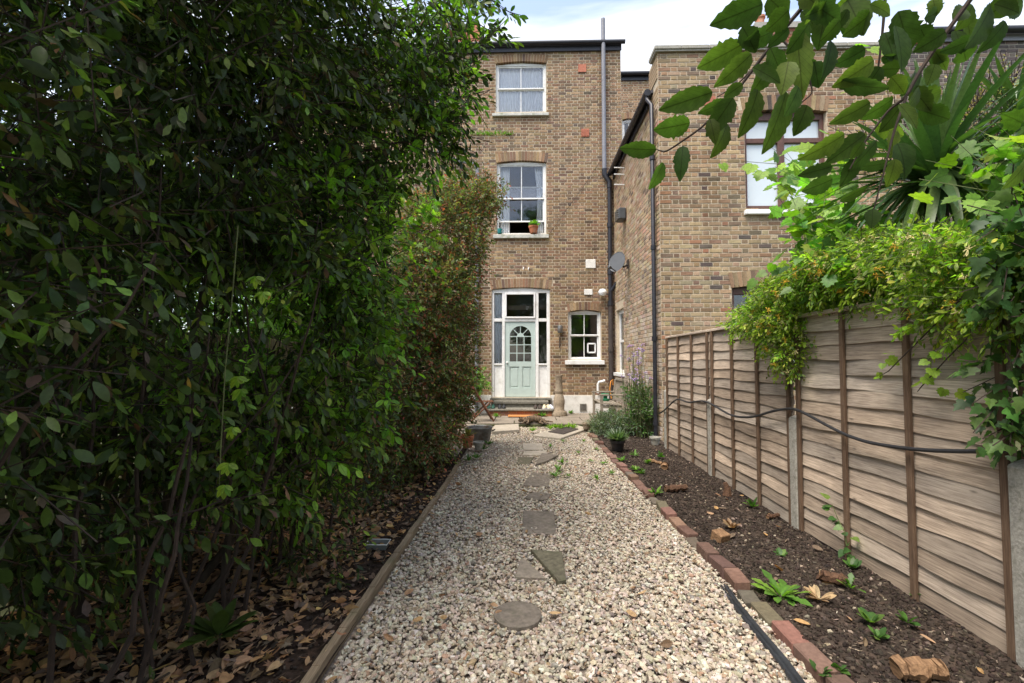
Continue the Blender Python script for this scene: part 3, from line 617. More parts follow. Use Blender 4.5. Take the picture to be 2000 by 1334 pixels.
# the door itself
door = bpy.data.objects.new('door', None); COL.objects.link(door); door.parent = house; ORG[door.name] = origin(house); door['label'] = 'pale green panelled door with an arched glazed top'
a, b = j[3]+.006, j[4]-.006; zb, zt = z0+.012, zr0-.006; yq = yd+.03
gx0, gx1, gz0 = dx(995.5), dx(1037.5), dz(706); gsp = dz(657); gr = (gx1-gx0)/2; gc = (gx0+gx1)/2
G_ = 'green_paint'
bx('stile', door, G_, a, gx0, yq, yq+.045, zb, zt, bev=.003); bx('stile', door, G_, gx1, b, yq, yq+.045, zb, zt, bev=.003)
px0 = [dx(995), dx(1014), dx(1020), dx(1039)]; pz0, pz1 = dz(758), dz(716)
bx('rail', door, G_, gx0, gx1, yq+.001, yq+.044, zb, pz0); bx('rail', door, G_, gx0, gx1, yq+.001, yq+.044, pz1, gz0); bx('muntin', door, G_, px0[1], px0[2], yq+.001, yq+.044, pz0, pz1)
for q0, q1 in ((gx0, px0[1]), (px0[2], gx1)):
    bx('panel', door, G_, q0, q1, yq+.022, yq+.035, pz0, pz1); bx('panel_field', door, G_, q0+.04, q1-.04, yq+.012, yq+.024, pz0+.05, pz1-.05, bev=.008)
sp = [(gx0, zt), (gx0, gsp)]+[(gc-gr*math.cos(t), gsp+gr*.98*math.sin(t)) for t in np.linspace(0, math.pi, 17)[1:-1]]+[(gx1, gsp), (gx1, zt)]
MB().prism(sp[::-1], yq+.001, yq+.044).build('arched_head', G_, door)
for k in (1, 2): xx = gx0+(gx1-gx0)*k/3; bx('glazing_bar', door, G_, xx-.011, xx+.011, yq+.006, yq+.038, gz0, gsp)
for k in (1, 2, 3): zz = gz0+(gsp-gz0)*k/3; bx('glazing_bar', door, G_, gx0, gx1, yq+.008, yq+.036, zz-.011, zz+.011)
for t in (.25, .5, .75): MB().tube([(gc+.09*math.cos(t*math.pi), yq+.022, gsp+.09*math.sin(t*math.pi)), (gc+gr*math.cos(t*math.pi), yq+.022, gsp+gr*math.sin(t*math.pi))], .012, 6).build('glazing_bar', G_, door)
MB().prism([(gc+.1*math.cos(t), gsp+.1*math.sin(t)) for t in np.linspace(0, math.pi, 10)], yq+.009, yq+.035).build('fan_hub', G_, door)
for i in range(3):
    for k in range(3): bx('pane', door, 'glass', gx0+(gx1-gx0)*i/3+.001, gx0+(gx1-gx0)*(i+1)/3-.001, yq+.02, yq+.024, gz0+(gsp-gz0)*k/3+.001, gz0+(gsp-gz0)*(k+1)/3-.001)
for k in range(4):
    t0, t1 = k*math.pi/4, (k+1)*math.pi/4
    MB().prism([(gc, gsp)]+[(gc+gr*math.cos(t), gsp+gr*math.sin(t)) for t in np.linspace(t0, t1, 5)], yq+.02, yq+.024).build('pane', 'glass', door)
MB().lathe([(0, -.03), (.022, -.022), (.026, 0), (.014, .018), (.014, .03)], (dx(990.5), yq-.03, dz(708)), 12, rot=rotx(R(90))).build('handle', 'white_plastic', door, True)
curtain('curtain', 'pale blue curtain behind the tall side light of the green door', j[1]-.01, j[2]+.01, yd+.085, zp, zr0, 'cloth_blue', 3, .025)
curtain('curtain', 'pale blue curtain behind the small upper side light of the door surround', j[1]-.01, j[2]+.01, yd+.085, zr1, zt1, 'cloth_blue', 3, .025)
# doorstep
ds = thing('doorstep', 'worn stone and red brick steps up to the green door', 'steps', (float(A(1016, 800, 12)[0]), 12.0, .05))
sx0, sx1 = float(A(952, 800, 11.75)[0]), float(A(1081, 800, 11.75)[0])
bx('tread', ds, 'doorstep_stone', sx0+.12, sx1-.1, 12.12, YM-.05, .345, .425, bev=.012); bx('threshold', ds, 'doorstep_stone', w_door[0]-.03, w_door[1]+.03, 12.33, YM+.049, .428, w_door[2]-.003, bev=.008)
bx('riser', ds, 'doorstep_stone', sx0+.16, sx1-.14, 12.16, YM-.05, .255, .344); bx('tread', ds, 'doorstep_stone', sx0, sx1, 11.72, YM-.05, .20, .254, bev=.012)
nb = 8; C = pick_cols(60, REDB, .2)
for rr in range(2):
    for i in range(nb+1):
        w = (sx1-sx0-.08)/nb; xa = max(sx0+.04, sx0+.04+w*(i-.5*(rr % 2))); xb = min(sx1-.04, sx0+.04+w*(i+1-.5*(rr % 2)))
        if xb-xa > .04: MB().box(xa+.005, xb-.005, 11.76, 11.9, .062+rr*.068, .124+rr*.068, c=tuple(C[rr*20+i]), bev=.004).build('brick', 'brick', ds)
bx('core', ds, 'mortar_dark', sx0+.05, sx1-.05, 11.77, YM-.06, .04, .198)
# wall fittings on the house
def airbrick(px, py, solid=False):
    p = A(px, py, YM); root = bpy.data.objects.new('air_vent', None); COL.objects.link(root); root.parent = house; ORG[root.name] = origin(house); s = .11
    bx('plate', root, 'airbrick', p[0]-s, p[0]+s, YM-.028, YM, p[2]-s, p[2]+s)
    if not solid:
        for i in range(7): q = p[0]-s+.02+i*.03; bx('bar', root, 'airbrick', q-.005+.0, q+.009, YM-.04, YM-.028, p[2]-s+.02, p[2]+s-.02)
airbrick(1137, 134, True); airbrick(1143, 260)
for (a, b, c, d) in ((1144, 507, 1163, 524), (1141, 565, 1157, 576)): r = rect(a, b, c, d, YM); bx('blanking_plate', house, 'white_render', r[0], r[1], YM-.03, YM, r[2], r[3], bev=.006)
r = rect(1132, 787, 1145, 803, YM)
bx('drain_grille', house, 'concrete', r[0], r[1], YM-.065, YM-.046, .14, .33)
for i in range(5): q = r[0]+.025+i*(r[1]-r[0]-.05)/4; bx('grille_bar', house, 'iron', q-.008, q+.008, YM-.078, YM-.066, .15, .32)
def pts(*ps): return [A(a, b, y) for a, b, y in ps]
yp = YM-.12
MB().tube([(float(A(1180, 300, yp)[0]), yp, float(A(1177, 37, yp)[2])), (float(A(1180, 300, yp)[0])+.0, yp, float(A(1182, 332, yp)[2]))], .058, 12).build('soil_pipe', 'grey_pvc', house, True)
xs_ = float(A(1180, 300, yp)[0]); zt_ = float(A(1182, 332, yp)[2])
MB().tube([(xs_, yp, zt_+.03), (xs_, yp, zt_-.12), (xs_+.14, yp, zt_-.32), (xs_+.14, yp, zt_-.5)], .072, 12).build('pipe_bend', 'black_pvc', house, True)
MB().tube([(xs_+.14, yp, zt_-.4), (xs_+.14, yp, 3.0)], .060, 12).build('soil_pipe', 'black_pvc', house, True)
MB().tube([(xs_+.14, yp, 3.05), (xs_+.14, yp, .08)], .068, 12).build('soil_pipe', 'iron', house, True)
for zz in (3.05, 3.9, 1.8, 5.2): MB().tube([(xs_+.14, yp, zz-.06), (xs_+.14, yp, zz+.06)], .082, 12).build('pipe_collar', 'black_pvc' if zz > 3.02 else 'iron', house, True)
MB().tube([(xs_+.14, yp, 3.35), (xs_+.26, yp-.1, 3.55), (xs_+.42, yp-.25, 3.72)], .05, 10).build('branch_pipe', 'black_pvc', house, True)
p = A(858, 200, YM-.1); q = A(932, 330, YM-.1); MB().tube([(p[0], YM-.1, HZ), (p[0], YM-.1, q[2]+.5), (p[0]+.1, YM-.1, q[2]+.36), (q[0]-.1, YM-.1, q[2]+.14), (q[0], YM-.1, q[2]), (q[0], YM-.1, .1)], .05, 10).build('rainwater_pipe', 'grey_pvc', house, True)
tag(MB().tube(pts((1174, 312, YM-.03), (1143, 360, YM-.03), (1110, 405, YM-.03), (1071, 460, YM-.03)), .005, 5).build('cable', 'black_pvc', None, True, org=A(1120, 390, YM)), 'thin dark cable slanting down the brick wall to the raised sash window', 'cable')
for px in (1023, 1033): p = A(px, 524, YM-.05); MB().tube([p+np.array([0, .05, .02]), p+np.array([0, -.05, .02]), p+np.array([-.02, -.06, -.05])], .012, 6).build('hook', 'white_plastic', house, True)
# tuft of weeds growing along a brick course is added with the plants
# wall lamps
p = A(1177, 571, YM-.2); lam = thing('security_light', 'round white globe light fixed to the black soil pipe', 'lamp', tuple(p))
MB().lathe([(0, -.10), (.07, -.085), (.11, -.03), (.115, .0), (.11, .03), (.07, .085), (0, .1)], p, 16).build('globe', 'white_plastic', lam, True)
MB().lathe([(.08, 0), (.08, .10), (.05, .16)], p, 14, rot=rotx(R(-90))).build('base', 'grey_pvc', lam, True); MB().tube([p+np.array([.05, .1, 0]), p+np.array([.2, .12, -.05])], .02, 6).build('bracket', 'black_pvc', lam)
p = A(1094, 643, YM-.1); lam = thing('wall_lamp', 'small grey cylinder wall lamp between the door and the cat flap window', 'lamp', tuple(p))
MB().lathe([(.065, -.10), (.07, -.09), (.07, .07), (.06, .10), (0, .105)], p, 16).build('shade', 'galvanised', lam, True); bx('bracket', lam, 'iron', p[0]-.03, p[0]+.03, YM-.10, YM-.02, p[2]-.05, p[2]+.05)
tag(MB().tube([(p[0]-.01, YM-.035, p[2]-.2), (p[0], YM-.035, p[2]-.34), (p[0]-.02, YM-.035, p[2]-.5)], .014, 5).build('door_bell', 'iron', None, org=p-np.array([0, 0, .3])), 'thin dark iron bracket hanging below the cylinder wall lamp', 'bracket')
# ---- set-back terrace behind
YB = 15.62; back = thing('set_back_house', 'set back brown brick wall with a dark gutter beyond the tall grey pipe', 'house', (3.5, YB, 0)); BT = float(A(1240, 150, YB)[2]); bop = rect(1216, 231, 1243, 330, YB)
backing(back, HX1+.005, 8.0, .05, BT, [bop], YB, .3); bl = wall_bricks(HX1+.005, 4.6, 6.0, BT, [bop], [((bop[0]+bop[1])/2, (bop[1]-bop[0])/2, bop[3]-.05, .05, .22)])
lay_bricks(back, bl, (I3, lambda a, b: np.stack([a, np.full(len(a), YB), b], -1)), STOCK, cam_score(lambda x, y: (x > 1210) & (x < 1280) & (y < 300)), 120)
arch(back, (bop[0]+bop[1])/2, (bop[1]-bop[0])/2, bop[3]-.05, .05, .22, YB, STOCK); sash(back, bop, YB+.06, 1, 2, 1)
bx('room', back, 'room', HX1+.1, 8, YB+.9, YB+1.0, .05, BT); bx('roof', back, 'slate', HX1+.01, 8, YB-.02, YB+1.2, BT+.02, BT+.12); bx('room_side', back, 'room', HX1+.1, HX1+.2, YB+.31, YB+.89, .05, BT)
MB().tube([(HX1+.02, YB-.12, BT+.05), (6, YB-.12, BT+.05)], .07, 10).build('gutter', 'black_pvc', back, True); bx('fascia', back, 'black_pvc', HX1+.01, 6, YB-.05, YB-.025, BT-.15, BT+.1)
# ---- two storey extension next door
YE, XE = 8.3, 2.50; ET = float(A(1300, 100, YE)[2]); XE1 = 6.9; EZ = 6.62
ext = thing('brick_extension', 'two storey brick extension with brown framed windows beyond the fence', 'house', (XE, YE, 0))
e_up = rect(1457, 212, 1614, 407, YE); e_lo = rect(1432, 556, 1592, 700, YE)
EOP = [e_up, e_lo]; EAR = [((q[0]+q[1])/2, (q[1]-q[0])/2, q[3]-.05, .05, .27) for q in EOP]
backing(ext, XE+.004, XE1, .0, ET, EOP, YE, .3)
bl = wall_bricks(XE, XE1, .05, ET, EOP, EAR)
lay_bricks(ext, bl, (I3, lambda a, b: np.stack([a, np.full(len(a), YE), b], -1)), STOCK2, cam_score(lambda x, y: (x > 1290) & (x < 1480) & (y > 90) & (y < 660)), 300)
for a in EAR: arch(ext, *a, YE, STOCK2)
# side wall, facing -x: local x -> -Y direction
RS = np.array([[0, 1, 0], [-1, 0, 0], [0, 0, 1.]])          # local x -> -y world, local y -> +x world
sA = AX(1203, 602, XE); sB = AX(1218, 735, XE); s_op = (-12.25, -11.35, float(AX(1212, 728, XE)[2]), float(AX(1212, 603, XE)[2]))
backing(ext, -(YM-.03), -(YE+.302), .0, EZ, [s_op], 0, .3, side=(RS, (XE, 0, 0)))
bl = wall_bricks(-(YM-.06), -(YE+.0), .05, EZ, [s_op], [((s_op[0]+s_op[1])/2, .45, s_op[3]-.05, .05, .22)])
lay_bricks(ext, bl, (RS, lambda a, b: np.stack([np.full(len(a), XE), -a, b], -1)), [(.40, .31, .20, 4), (.42, .27, .19, 2), (.33, .23, .14, 3), (.46, .38, .28, 2), (.2, .15, .11, 1)], cam_score(lambda x, y: (x > 0) & (x < -1)), 0, 'brick_limed')
q = s_op; m = MB(); yy0, yy1 = -q[1], -q[0]
sw_ = bpy.data.objects.new('side_window', None); COL.objects.link(sw_); sw_.parent = ext; ORG[sw_.name] = origin(ext)
for a in ((yy0+.004, yy0+.07, q[2], q[3]-.004), (yy1-.07, yy1-.004, q[2], q[3]-.004), (yy0+.07, yy1-.07, q[3]-.1, q[3]-.004), (yy0+.07, yy1-.07, q[2], q[2]+.07), (yy0+.07, yy1-.07, (q[2]+q[3])/2-.03, (q[2]+q[3])/2+.03)): bx('frame', sw_, 'white_paint', XE+.08, XE+.16, *a)
bx('pane', sw_, 'glass', XE+.11, XE+.115, yy0+.07, yy1-.07, q[2]+.07, q[3]-.1); bx('sill', sw_, 'white_paint', XE-.08, XE+.10, yy0-.06, yy1+.06, q[2]-.09, q[2]-.003, bev=.008)
bx('room', ext, 'room', XE+.9, XE+1.0, 8.7, 12.4, .1, EZ-.1); bx('room', ext, 'room', XE+1.01, XE1-.1, 9.2, 9.3, .1, ET-.8); bx('room_floor', ext, 'room', XE+.35, XE1-.35, YE+.31, 9.19, 3.3, 3.4)
bx('room_side', ext, 'room', XE1-.3, XE1-.2, YE+.31, 9.19, .1, ET-.8)
MB().add([(XE-.12, YE+.3, EZ+.06), (XE1, YE+.3, EZ+.5), (XE1, YM-.1, EZ+.5), (XE-.12, YM-.1, EZ+.06), (XE-.12, YE+.3, EZ+.01), (XE1, YE+.3, EZ+.4), (XE1, YM-.1, EZ+.4), (XE-.12, YM-.1, EZ+.01)], [(0, 1, 2, 3), (7, 6, 5, 4), (0, 4, 5, 1), (1, 5, 6, 2), (2, 6, 7, 3), (3, 7, 4, 0)]).build('roof', 'slate', ext)
bx('parapet_return', ext, 'mortar', XE+.006, XE+.30, YE+.302, YE+.55, EZ+.1, ET-.004)
for i in range(5): MB().box(XE-.012, XE+.005, YE+.02, YE+.54, EZ+.13+i*CH, EZ+.13+i*CH+.07, c=(.33, .24, .15)).build('brick', 'brick', ext)
n_c = 9
for i in range(n_c): w = (XE1-XE+.1)/n_c; bx('coping_stone', ext, 'concrete', XE-.07+i*w+.002, XE-.07+(i+1)*w-.002, YE-.07, YE+.36, ET, ET+.075, bev=.01)
bx('tile_creasing', ext, 'concrete', XE-.05, XE1, YE-.05, YE+.33, ET-.03, ET-.002)
bx('eaves_board', ext, 'black_pvc', XE-.05, XE-.025, YE+.56, YM-.15, EZ-.16, EZ+.05)
MB().tube([(XE-.12, YE+.25, EZ), (XE-.12, YM-.14, EZ)], .068, 10).build('gutter', 'black_pvc', ext, True)
xp, ypp = XE-.075, YE+.16
MB().tube([(XE-.12, YE+.3, EZ-.02), (XE-.12, YE+.3, EZ-.12), (xp, ypp, EZ-.3), (xp, ypp, .12)], .038, 10).build('drainpipe', 'black_pvc', ext, True)
for zz in (5.3, 3.6, 1.9, .35): MB().tube([(xp, ypp, zz-.04), (xp, ypp, zz+.04)], .05, 10).build('pipe_clip', 'black_pvc', ext, True)
def casement(r, y, mull, trans, mat='brown_paint', gl='glass_frosted'):
    x0, x1, z0, z1 = r; root = bpy.data.objects.new('casement_window', None); COL.objects.link(root); root.parent = ext; ORG[root.name] = origin(ext); f = .075; b = lambda n, *q: bx(n, root, mat, *q, bev=.006)
    b('frame', x0+.004, x0+f, y, y+.1, z0, z1-.03); b('frame', x1-f, x1-.004, y, y+.1, z0, z1-.03); b('frame', x0+f, x1-f, y+.001, y+.099, z0, z0+f); MB().prism([(x0+f, z1-.16), (x1-f, z1-.16), (x1-f, z1-.054), ((x0+x1)/2, z1-.004), (x0+f, z1-.054)], y+.001, y+.099).build('frame_head', mat, root)
    b('mullion', mull-.06, mull+.06, y+.002, y+.098, z0+f, z1-.16); b('transom', x0+f, mull-.06, y+.003, y+.097, trans-.045, trans+.045); b('transom', mull+.06, x1-f, y+.003, y+.097, trans-.045, trans+.045)
    for a, c in ((x0+f, mull-.06), (mull+.06, x1-f)):
        for d, e in ((z0+f, trans-.045), (trans+.045, z1-.16)): bx('pane', root, gl, a, c, y+.05, y+.056, d, e)
    return root
cu = casement(e_up, YE+.08, float(A(1531, 300, YE)[0]), float(A(1531, 270, YE)[2])); r = rect(1457, 407, 1636, 418, YE-.08); bx('sill', cu, 'white_paint', r[0], r[1], YE-.08, YE+.1, r[2], r[3]-.003, bev=.01)
cl = casement(e_lo, YE+.08, (e_lo[0]+e_lo[1])/2, e_lo[3]-.5, gl='glass'); bx('sill', cl, 'white_paint', e_lo[0]-.06, e_lo[1]+.06, YE-.08, YE+.1, e_lo[2]-.09, e_lo[2]-.003, bev=.01)
p = A(1386, 198, YE); bx('air_vent', ext, 'airbrick', p[0]-.1, p[0]+.1, YE-.028, YE, p[2]-.08, p[2]+.08)
for py in (328, 341, 361): p = AX(1204, py, XE-.2); MB().tube([(XE+.02, p[1], p[2]), (XE-.26, p[1]-.02, p[2])], .014, 6).build('overflow_pipe', 'white_plastic', ext)
p = AX(1213, 421, XE-.1); vb = bpy.data.objects.new('flue_box', None); COL.objects.link(vb); vb.parent = ext; ORG[vb.name] = origin(ext)
bx('body', vb, 'dish_grey', XE-.2, XE-.02, p[1]-.2, p[1]+.15, p[2]-.14, p[2]+.14, bev=.02)
for i in range(5): bx('louvre', vb, 'galvanised', XE-.23, XE-.2, p[1]-.18, p[1]+.13, p[2]-.12+i*.05, p[2]-.095+i*.05)
chm = thing('chimney_stack', 'orange brick chimney stack rising behind the extension parapet', 'chimney', tuple(A(1528, 60, 11.5))); c0 = A(1478, 60, 11.5); c1 = A(1575, 60, 11.5)
bx('stack', chm, 'airbrick', c0[0], c1[0], 11.5, 12.3, 6.8, 10.0); bx('cap', chm, 'concrete', c0[0]-.06, c1[0]+.06, 11.44, 12.36, 10.0, 10.15)
for i in range(38):
    zz = 6.86+i*CH
    for kx in range(5):
        w = (c1[0]-c0[0])/5; MB().box(c0[0]+kx*w+.006, c0[0]+(kx+1)*w-.006, 11.485, 11.51, zz, zz+.07, c=tuple(pick_cols(1, REDB, .25)[0])).build('brick', 'brick', chm)
for i in range(2): MB().lathe([(.12, 0), (.11, .05), (.10, .4), (.13, .42), (.13, .47)], (c0[0]+.3+i*.6, 11.9, 10.15), 14).build('chimney_pot', 'terracotta', chm, True)
# ---- darker house to the right
YR = 9.1; XR0, XR1 = float(A(1752, 90, YR)[0]), 13.0; RT = float(A(1900, 72, YR)[2])
rh = thing('dark_brick_house', 'dark grey brick house wall with a black gutter behind the spiky palm', 'house', (XR0, YR, 0))
backing(rh, XR0, XR1, .0, RT, [], YR, .3, 'mortar_dark'); bl = wall_bricks(XR0, 11.2, 3.0, RT, [], [])
lay_bricks(rh, bl, (I3, lambda a, b: np.stack([a, np.full(len(a), YR), b], -1)), DARK, cam_score(lambda x, y: (x > 1800) & (x < 2010) & (y < 240)), 150)
MB().tube([(XR0+.4, YR-.13, RT+.05), (XR1, YR-.13, RT+.05)], .07, 10).build('gutter', 'black_pvc', rh, True); bx('fascia', rh, 'grey_pvc', XR0+.3, XR1, YR-.05, YR-.025, RT-.12, RT+.08)
MB().prism([(XR0-.6, RT-.5), (XR0+.5, RT+.02), (XR1, RT+.02), (XR1, RT+.12), (XR0+.45, RT+.14), (XR0-.6, RT-.36)], YR-.03, YR+3).build('roof', 'slate', rh)
bx('verge', rh, 'terracotta', XR0+.30, XR0+.36, YR-.06, YR-.035, RT-.15, RT+.05)
p = A(1842, 60, 10.5); MB().lathe([(.20, 0), (.17, .1), (.15, .7), (.19, .73), (.19, .82)], (p[0], 10.5, RT+.1), 14).build('chimney_pot', 'terracotta', rh, True)
# ------------------------------------------------------------------ patio
pat = MB().box(-3.0, 2.48, 10.36, 12.44, -.05, .045).build('patio', 'earth'); tag(pat, kind='structure')
bx('patio_bed', pat, 'mortar_dark', -3.0, -1.02, 7.0, 10.355, -.05, .04)
def slab(poly, z, mat='paving', par=pat, th=.045, name='paving_slab'):
    P = np.array(poly); c = P.mean(0); P = c+(P-c)*.992; m = MB(); n = len(P)
    Q = c+(P-c)*(1-.012/np.maximum(np.linalg.norm(P-c, axis=1), .05))[:, None]
    V = [(x, y, z-th) for x, y in P]+[(x, y, z-.006) for x, y in P]+[(x, y, z) for x, y in Q]
    Fs = [tuple(range(2*n, 3*n))]+[(k*n+i, k*n+(i+1) % n, (k+1)*n+(i+1) % n, (k+1)*n+i) for k in (0, 1) for i in range(n)]
    m.add(V, Fs); return m.build(name, mat, par)
ry = [10.42, 10.95, 11.55, 12.1, 12.43]
for r_ in range(4):
    xx = -2.95+random.uniform(-.2, 0)
    while xx < 2.4:
        w = random.choice([.6, .75, .9]); xb = min(xx+w, 2.44)
        if xb-xx > .1: slab([(xx+.008, ry[r_]+.008), (xb-.008, ry[r_]+.008), (xb-.008, ry[r_+1]-.008), (xx+.008, ry[r_+1]-.008)], .075+random.uniform(-.006, .008), 'paving')
        xx = xb
for yy in (7.1, 7.75, 8.4, 9.05, 9.7):
    for xx in (-1.64, -2.28, -2.92): slab([(xx, yy), (xx+.6, yy), (xx+.6, yy+.62), (xx, yy+.62)], .065+random.uniform(-.006, .008), 'paving')
pl = [G(px, py, .05)[:2] for px, py in ((961, 846), (1014, 842), (1013, 831), (966, 833))]; s_ = slab(pl, .085, 'paving_pale', None, .06); s_.name = 'loose_slab'; tag(s_, 'pale loose paving slab at the end of the gravel path', 'slab')
pl = [G(px, py, .03)[:2] for px, py in ((1040, 852), (1095, 858), (1150, 838), (1128, 832), (1080, 838))]; s_ = slab(pl, .05, 'paving_pale', None, .06); s_.name = 'loose_slab'; tag(s_, 'buff crazy paving slab half sunk beside the rusty cover', 'slab')
pl = [G(px, py, .06)[:2] for px, py in ((1070, 843), (1100, 848), (1130, 838), (1104, 833))]; s_ = slab(pl, .066, 'iron', None, .012); s_.name = 'drain_cover'; tag(s_, 'dark rusty drain cover lying on the buff slab', 'drain cover')
# ------------------------------------------------------------------ stepping stones
def stone(poly, label, mat='step_stone', z=.024, tilt=0):
    P = np.array([G(px, py, .03)[:2] for px, py in poly]); o = slab(P, z, mat, None, .04, 'stepping_stone'); tag(o, label, 'stepping stone', 'stepping stones on the gravel path'); return o
c = G(1011, 1196, .03); rad = .5*float(np.linalg.norm(G(1058, 1196, .03)-G(964, 1196, .03)))
o = slab([(c[0]+rad*math.cos(t), c[1]+rad*math.sin(t)) for t in np.linspace(0, 2*math.pi, 37)[:-1]], .028, 'step_stone', None, .045, 'stepping_stone'); tag(o, 'smooth round brown stepping stone on the gravel', 'stepping stone', 'stepping stones on the gravel path')
stone([(1005, 1124), (1067, 1126), (1018, 1085)], 'pale triangular broken stepping stone beside the mossy wedge', 'paving')
stone([(1036, 1074), (1098, 1079), (1106, 1134), (1090, 1137)], 'mossy green wedge shaped stepping stone with a long sharp tip', 'step_stone_green', .04)
stone([(1019, 1041), (1086, 1040), (1083, 997), (1021, 996)], 'large square brown stepping stone between the round one and the triangles')['label'] = 'large square brown stepping stone beyond the two triangular pieces'
stone([(1026, 970), (1040, 975), (1070, 973), (1075, 964), (1060, 959), (1034, 960)], 'small rounded stepping stone between two square ones')
stone([(1020, 946), (1070, 949), (1078, 924), (1038, 922)], 'grey square stepping stone next to a green weed tuft')
stone([(1008, 904), (1034, 906), (1043, 892), (1012, 891)], 'small mossy stepping stone beside the brown pointed slab', 'step_stone_green')
stone([(1045, 909), (1068, 902), (1091, 890), (1058, 886)], 'brown pointed stepping stone tilted across the path', 'step_stone', .045)
stone([(1020, 887), (1070, 888), (1066, 879), (1024, 880)], 'pale narrow stepping stone half covered by gravel', 'paving_pale')
stone([(1022, 877), (1062, 877), (1058, 864), (1020, 865)], 'pale square stepping stone half sunk near the buff slab', 'paving_pale')
# ------------------------------------------------------------------ edging
be = thing('brick_edging', 'low row of red bricks edging the gravel beside the soil bed', 'edging', (1.4, 5, 0))
yy = 1.75; k = 0
CB = pick_cols(60, [(.19, .108, .082, 3), (.23, .135, .10, 2), (.15, .09, .072, 2), (.16, .13, .10, 1.4)], .2)
while yy < 9.15:
    l = random.choice([.215, .22, .21, .215, .15]) ; cx = 1.42-.012*(yy-2)+random.uniform(-.012, .012); tilt = random.uniform(-.05, .05); h = random.uniform(.03, .085)
    if 2.75 < yy < 3.0 or random.random() < .05: h = .04
    rot = rotz(random.uniform(-.12, .12)) @ rotx(tilt) @ roty(random.uniform(-.10, .10))
    mat_c = tuple(CB[k % 60]) if k % 9 != 4 else (.16, .14, .09)
    MB().box(cx-.05, cx+.05, yy, yy+l-.006, -.03, h, c=mat_c, rot=rot, bev=.007).build('brick', 'brick', be); yy += l+random.uniform(0, .015); k += 1
lb = thing('timber_edging', 'weathered timber boards edging the gravel beside the shrubs', 'edging', (-.93, 4, 0))
e_pts = [G(610, 1334), G(742, 1140), G(828, 1014), G(872, 950), G(898, 905)]
e_pts[0] = e_pts[0]+(e_pts[0]-e_pts[1])*.6
for i in range(4):
    p, q = e_pts[i], e_pts[i+1]; d = (q-p); ln = np.linalg.norm(d); ang = math.atan2(d[1], d[0])
    m = MB(); ns = 10
    for s_ in range(ns):
        a, b = s_/ns*ln, (s_+1)/ns*ln; m.box(a, b+.0005, -.022, .022, -.05, .055+.004*math.sin(s_*2.1+i))
    m.v = [tuple(rotz(ang) @ np.array(v)+p+np.array([0, 0, 0])+np.array([0, 0, .004*math.sin(v[0]*9)])) for v in m.v]; m.build('board', 'edge_wood', lb)
m = MB(); sp_ = [G(px, py, .0) for px, py in ((1415, 1150), (1440, 1190), (1480, 1240), (1530, 1300), (1580, 1370))]
for kx in range(3):
    off = (kx-1)*.018; m.tube([p+np.array([off, 0, .02+.008*(kx % 2)]) for p in sp_], [.006, .011, .012, .012, .012], 6)
tag(m.build('plastic_edging', 'sheet_black', None, True, org=sp_[2]), 'black plastic edging strip lying along the red bricks', 'edging')
# ------------------------------------------------------------------ right fence
FX = 2.43; PY = [7.74, 5.92, 4.11, 2.27, .42]; FT = 1.86
post_l = ['concrete fence post by the corner of the brick extension', 'concrete fence post next to the corner post of the extension', 'concrete fence post under the trailing honeysuckle', 'pitted concrete fence post wrapped in dark ivy at its head', 'last concrete fence post past the ivy']
for i, y in enumerate(PY[:4]):
    m = MB(); zt = 1.02; m.box(FX-.06, FX+.05, y-.05, y+.05, -.2, zt-.03, bev=.008); m.add([(FX-.055, y-.045, zt-.03), (FX+.045, y-.045, zt-.03), (FX+.045, y+.045, zt-.03), (FX-.055, y+.045, zt-.03), (FX-.0, y-.03, zt), (FX+.03, y-.03, zt), (FX+.03, y+.03, zt), (FX-.0, y+.03, zt)], [(0, 1, 5, 4), (1, 2, 6, 5), (2, 3, 7, 6), (3, 0, 4, 7), (4, 5, 6, 7)])
    tag(m.build('concrete_post', 'concrete', None, org=(FX, y, 0)), post_l[i], 'fence post', 'concrete fence posts')
    if i in (1, 2, 3):
        o = MB().box(FX+.0, FX+.075, y-.04, y+.04, 1.0, FT+.02, bev=.006).build('timber_post', 'batten_wood', None, org=(FX+.04, y, 1.0))
        tag(o, ['', 'dark timber post standing on the second concrete post from the extension', 'dark timber post hung with honeysuckle above a concrete post', 'dark timber post buried in ivy above a concrete post'][i], 'fence post', 'timber posts above the concrete ones')
pan_l = ['overlap fence panel touching the brick extension', 'overlap fence panel partly under the honeysuckle, between the extension panel and the ivy panel', 'overlap fence panel with silvery boards and a curled vine shoot in front', 'overlap fence panel beyond the ivy covered post']
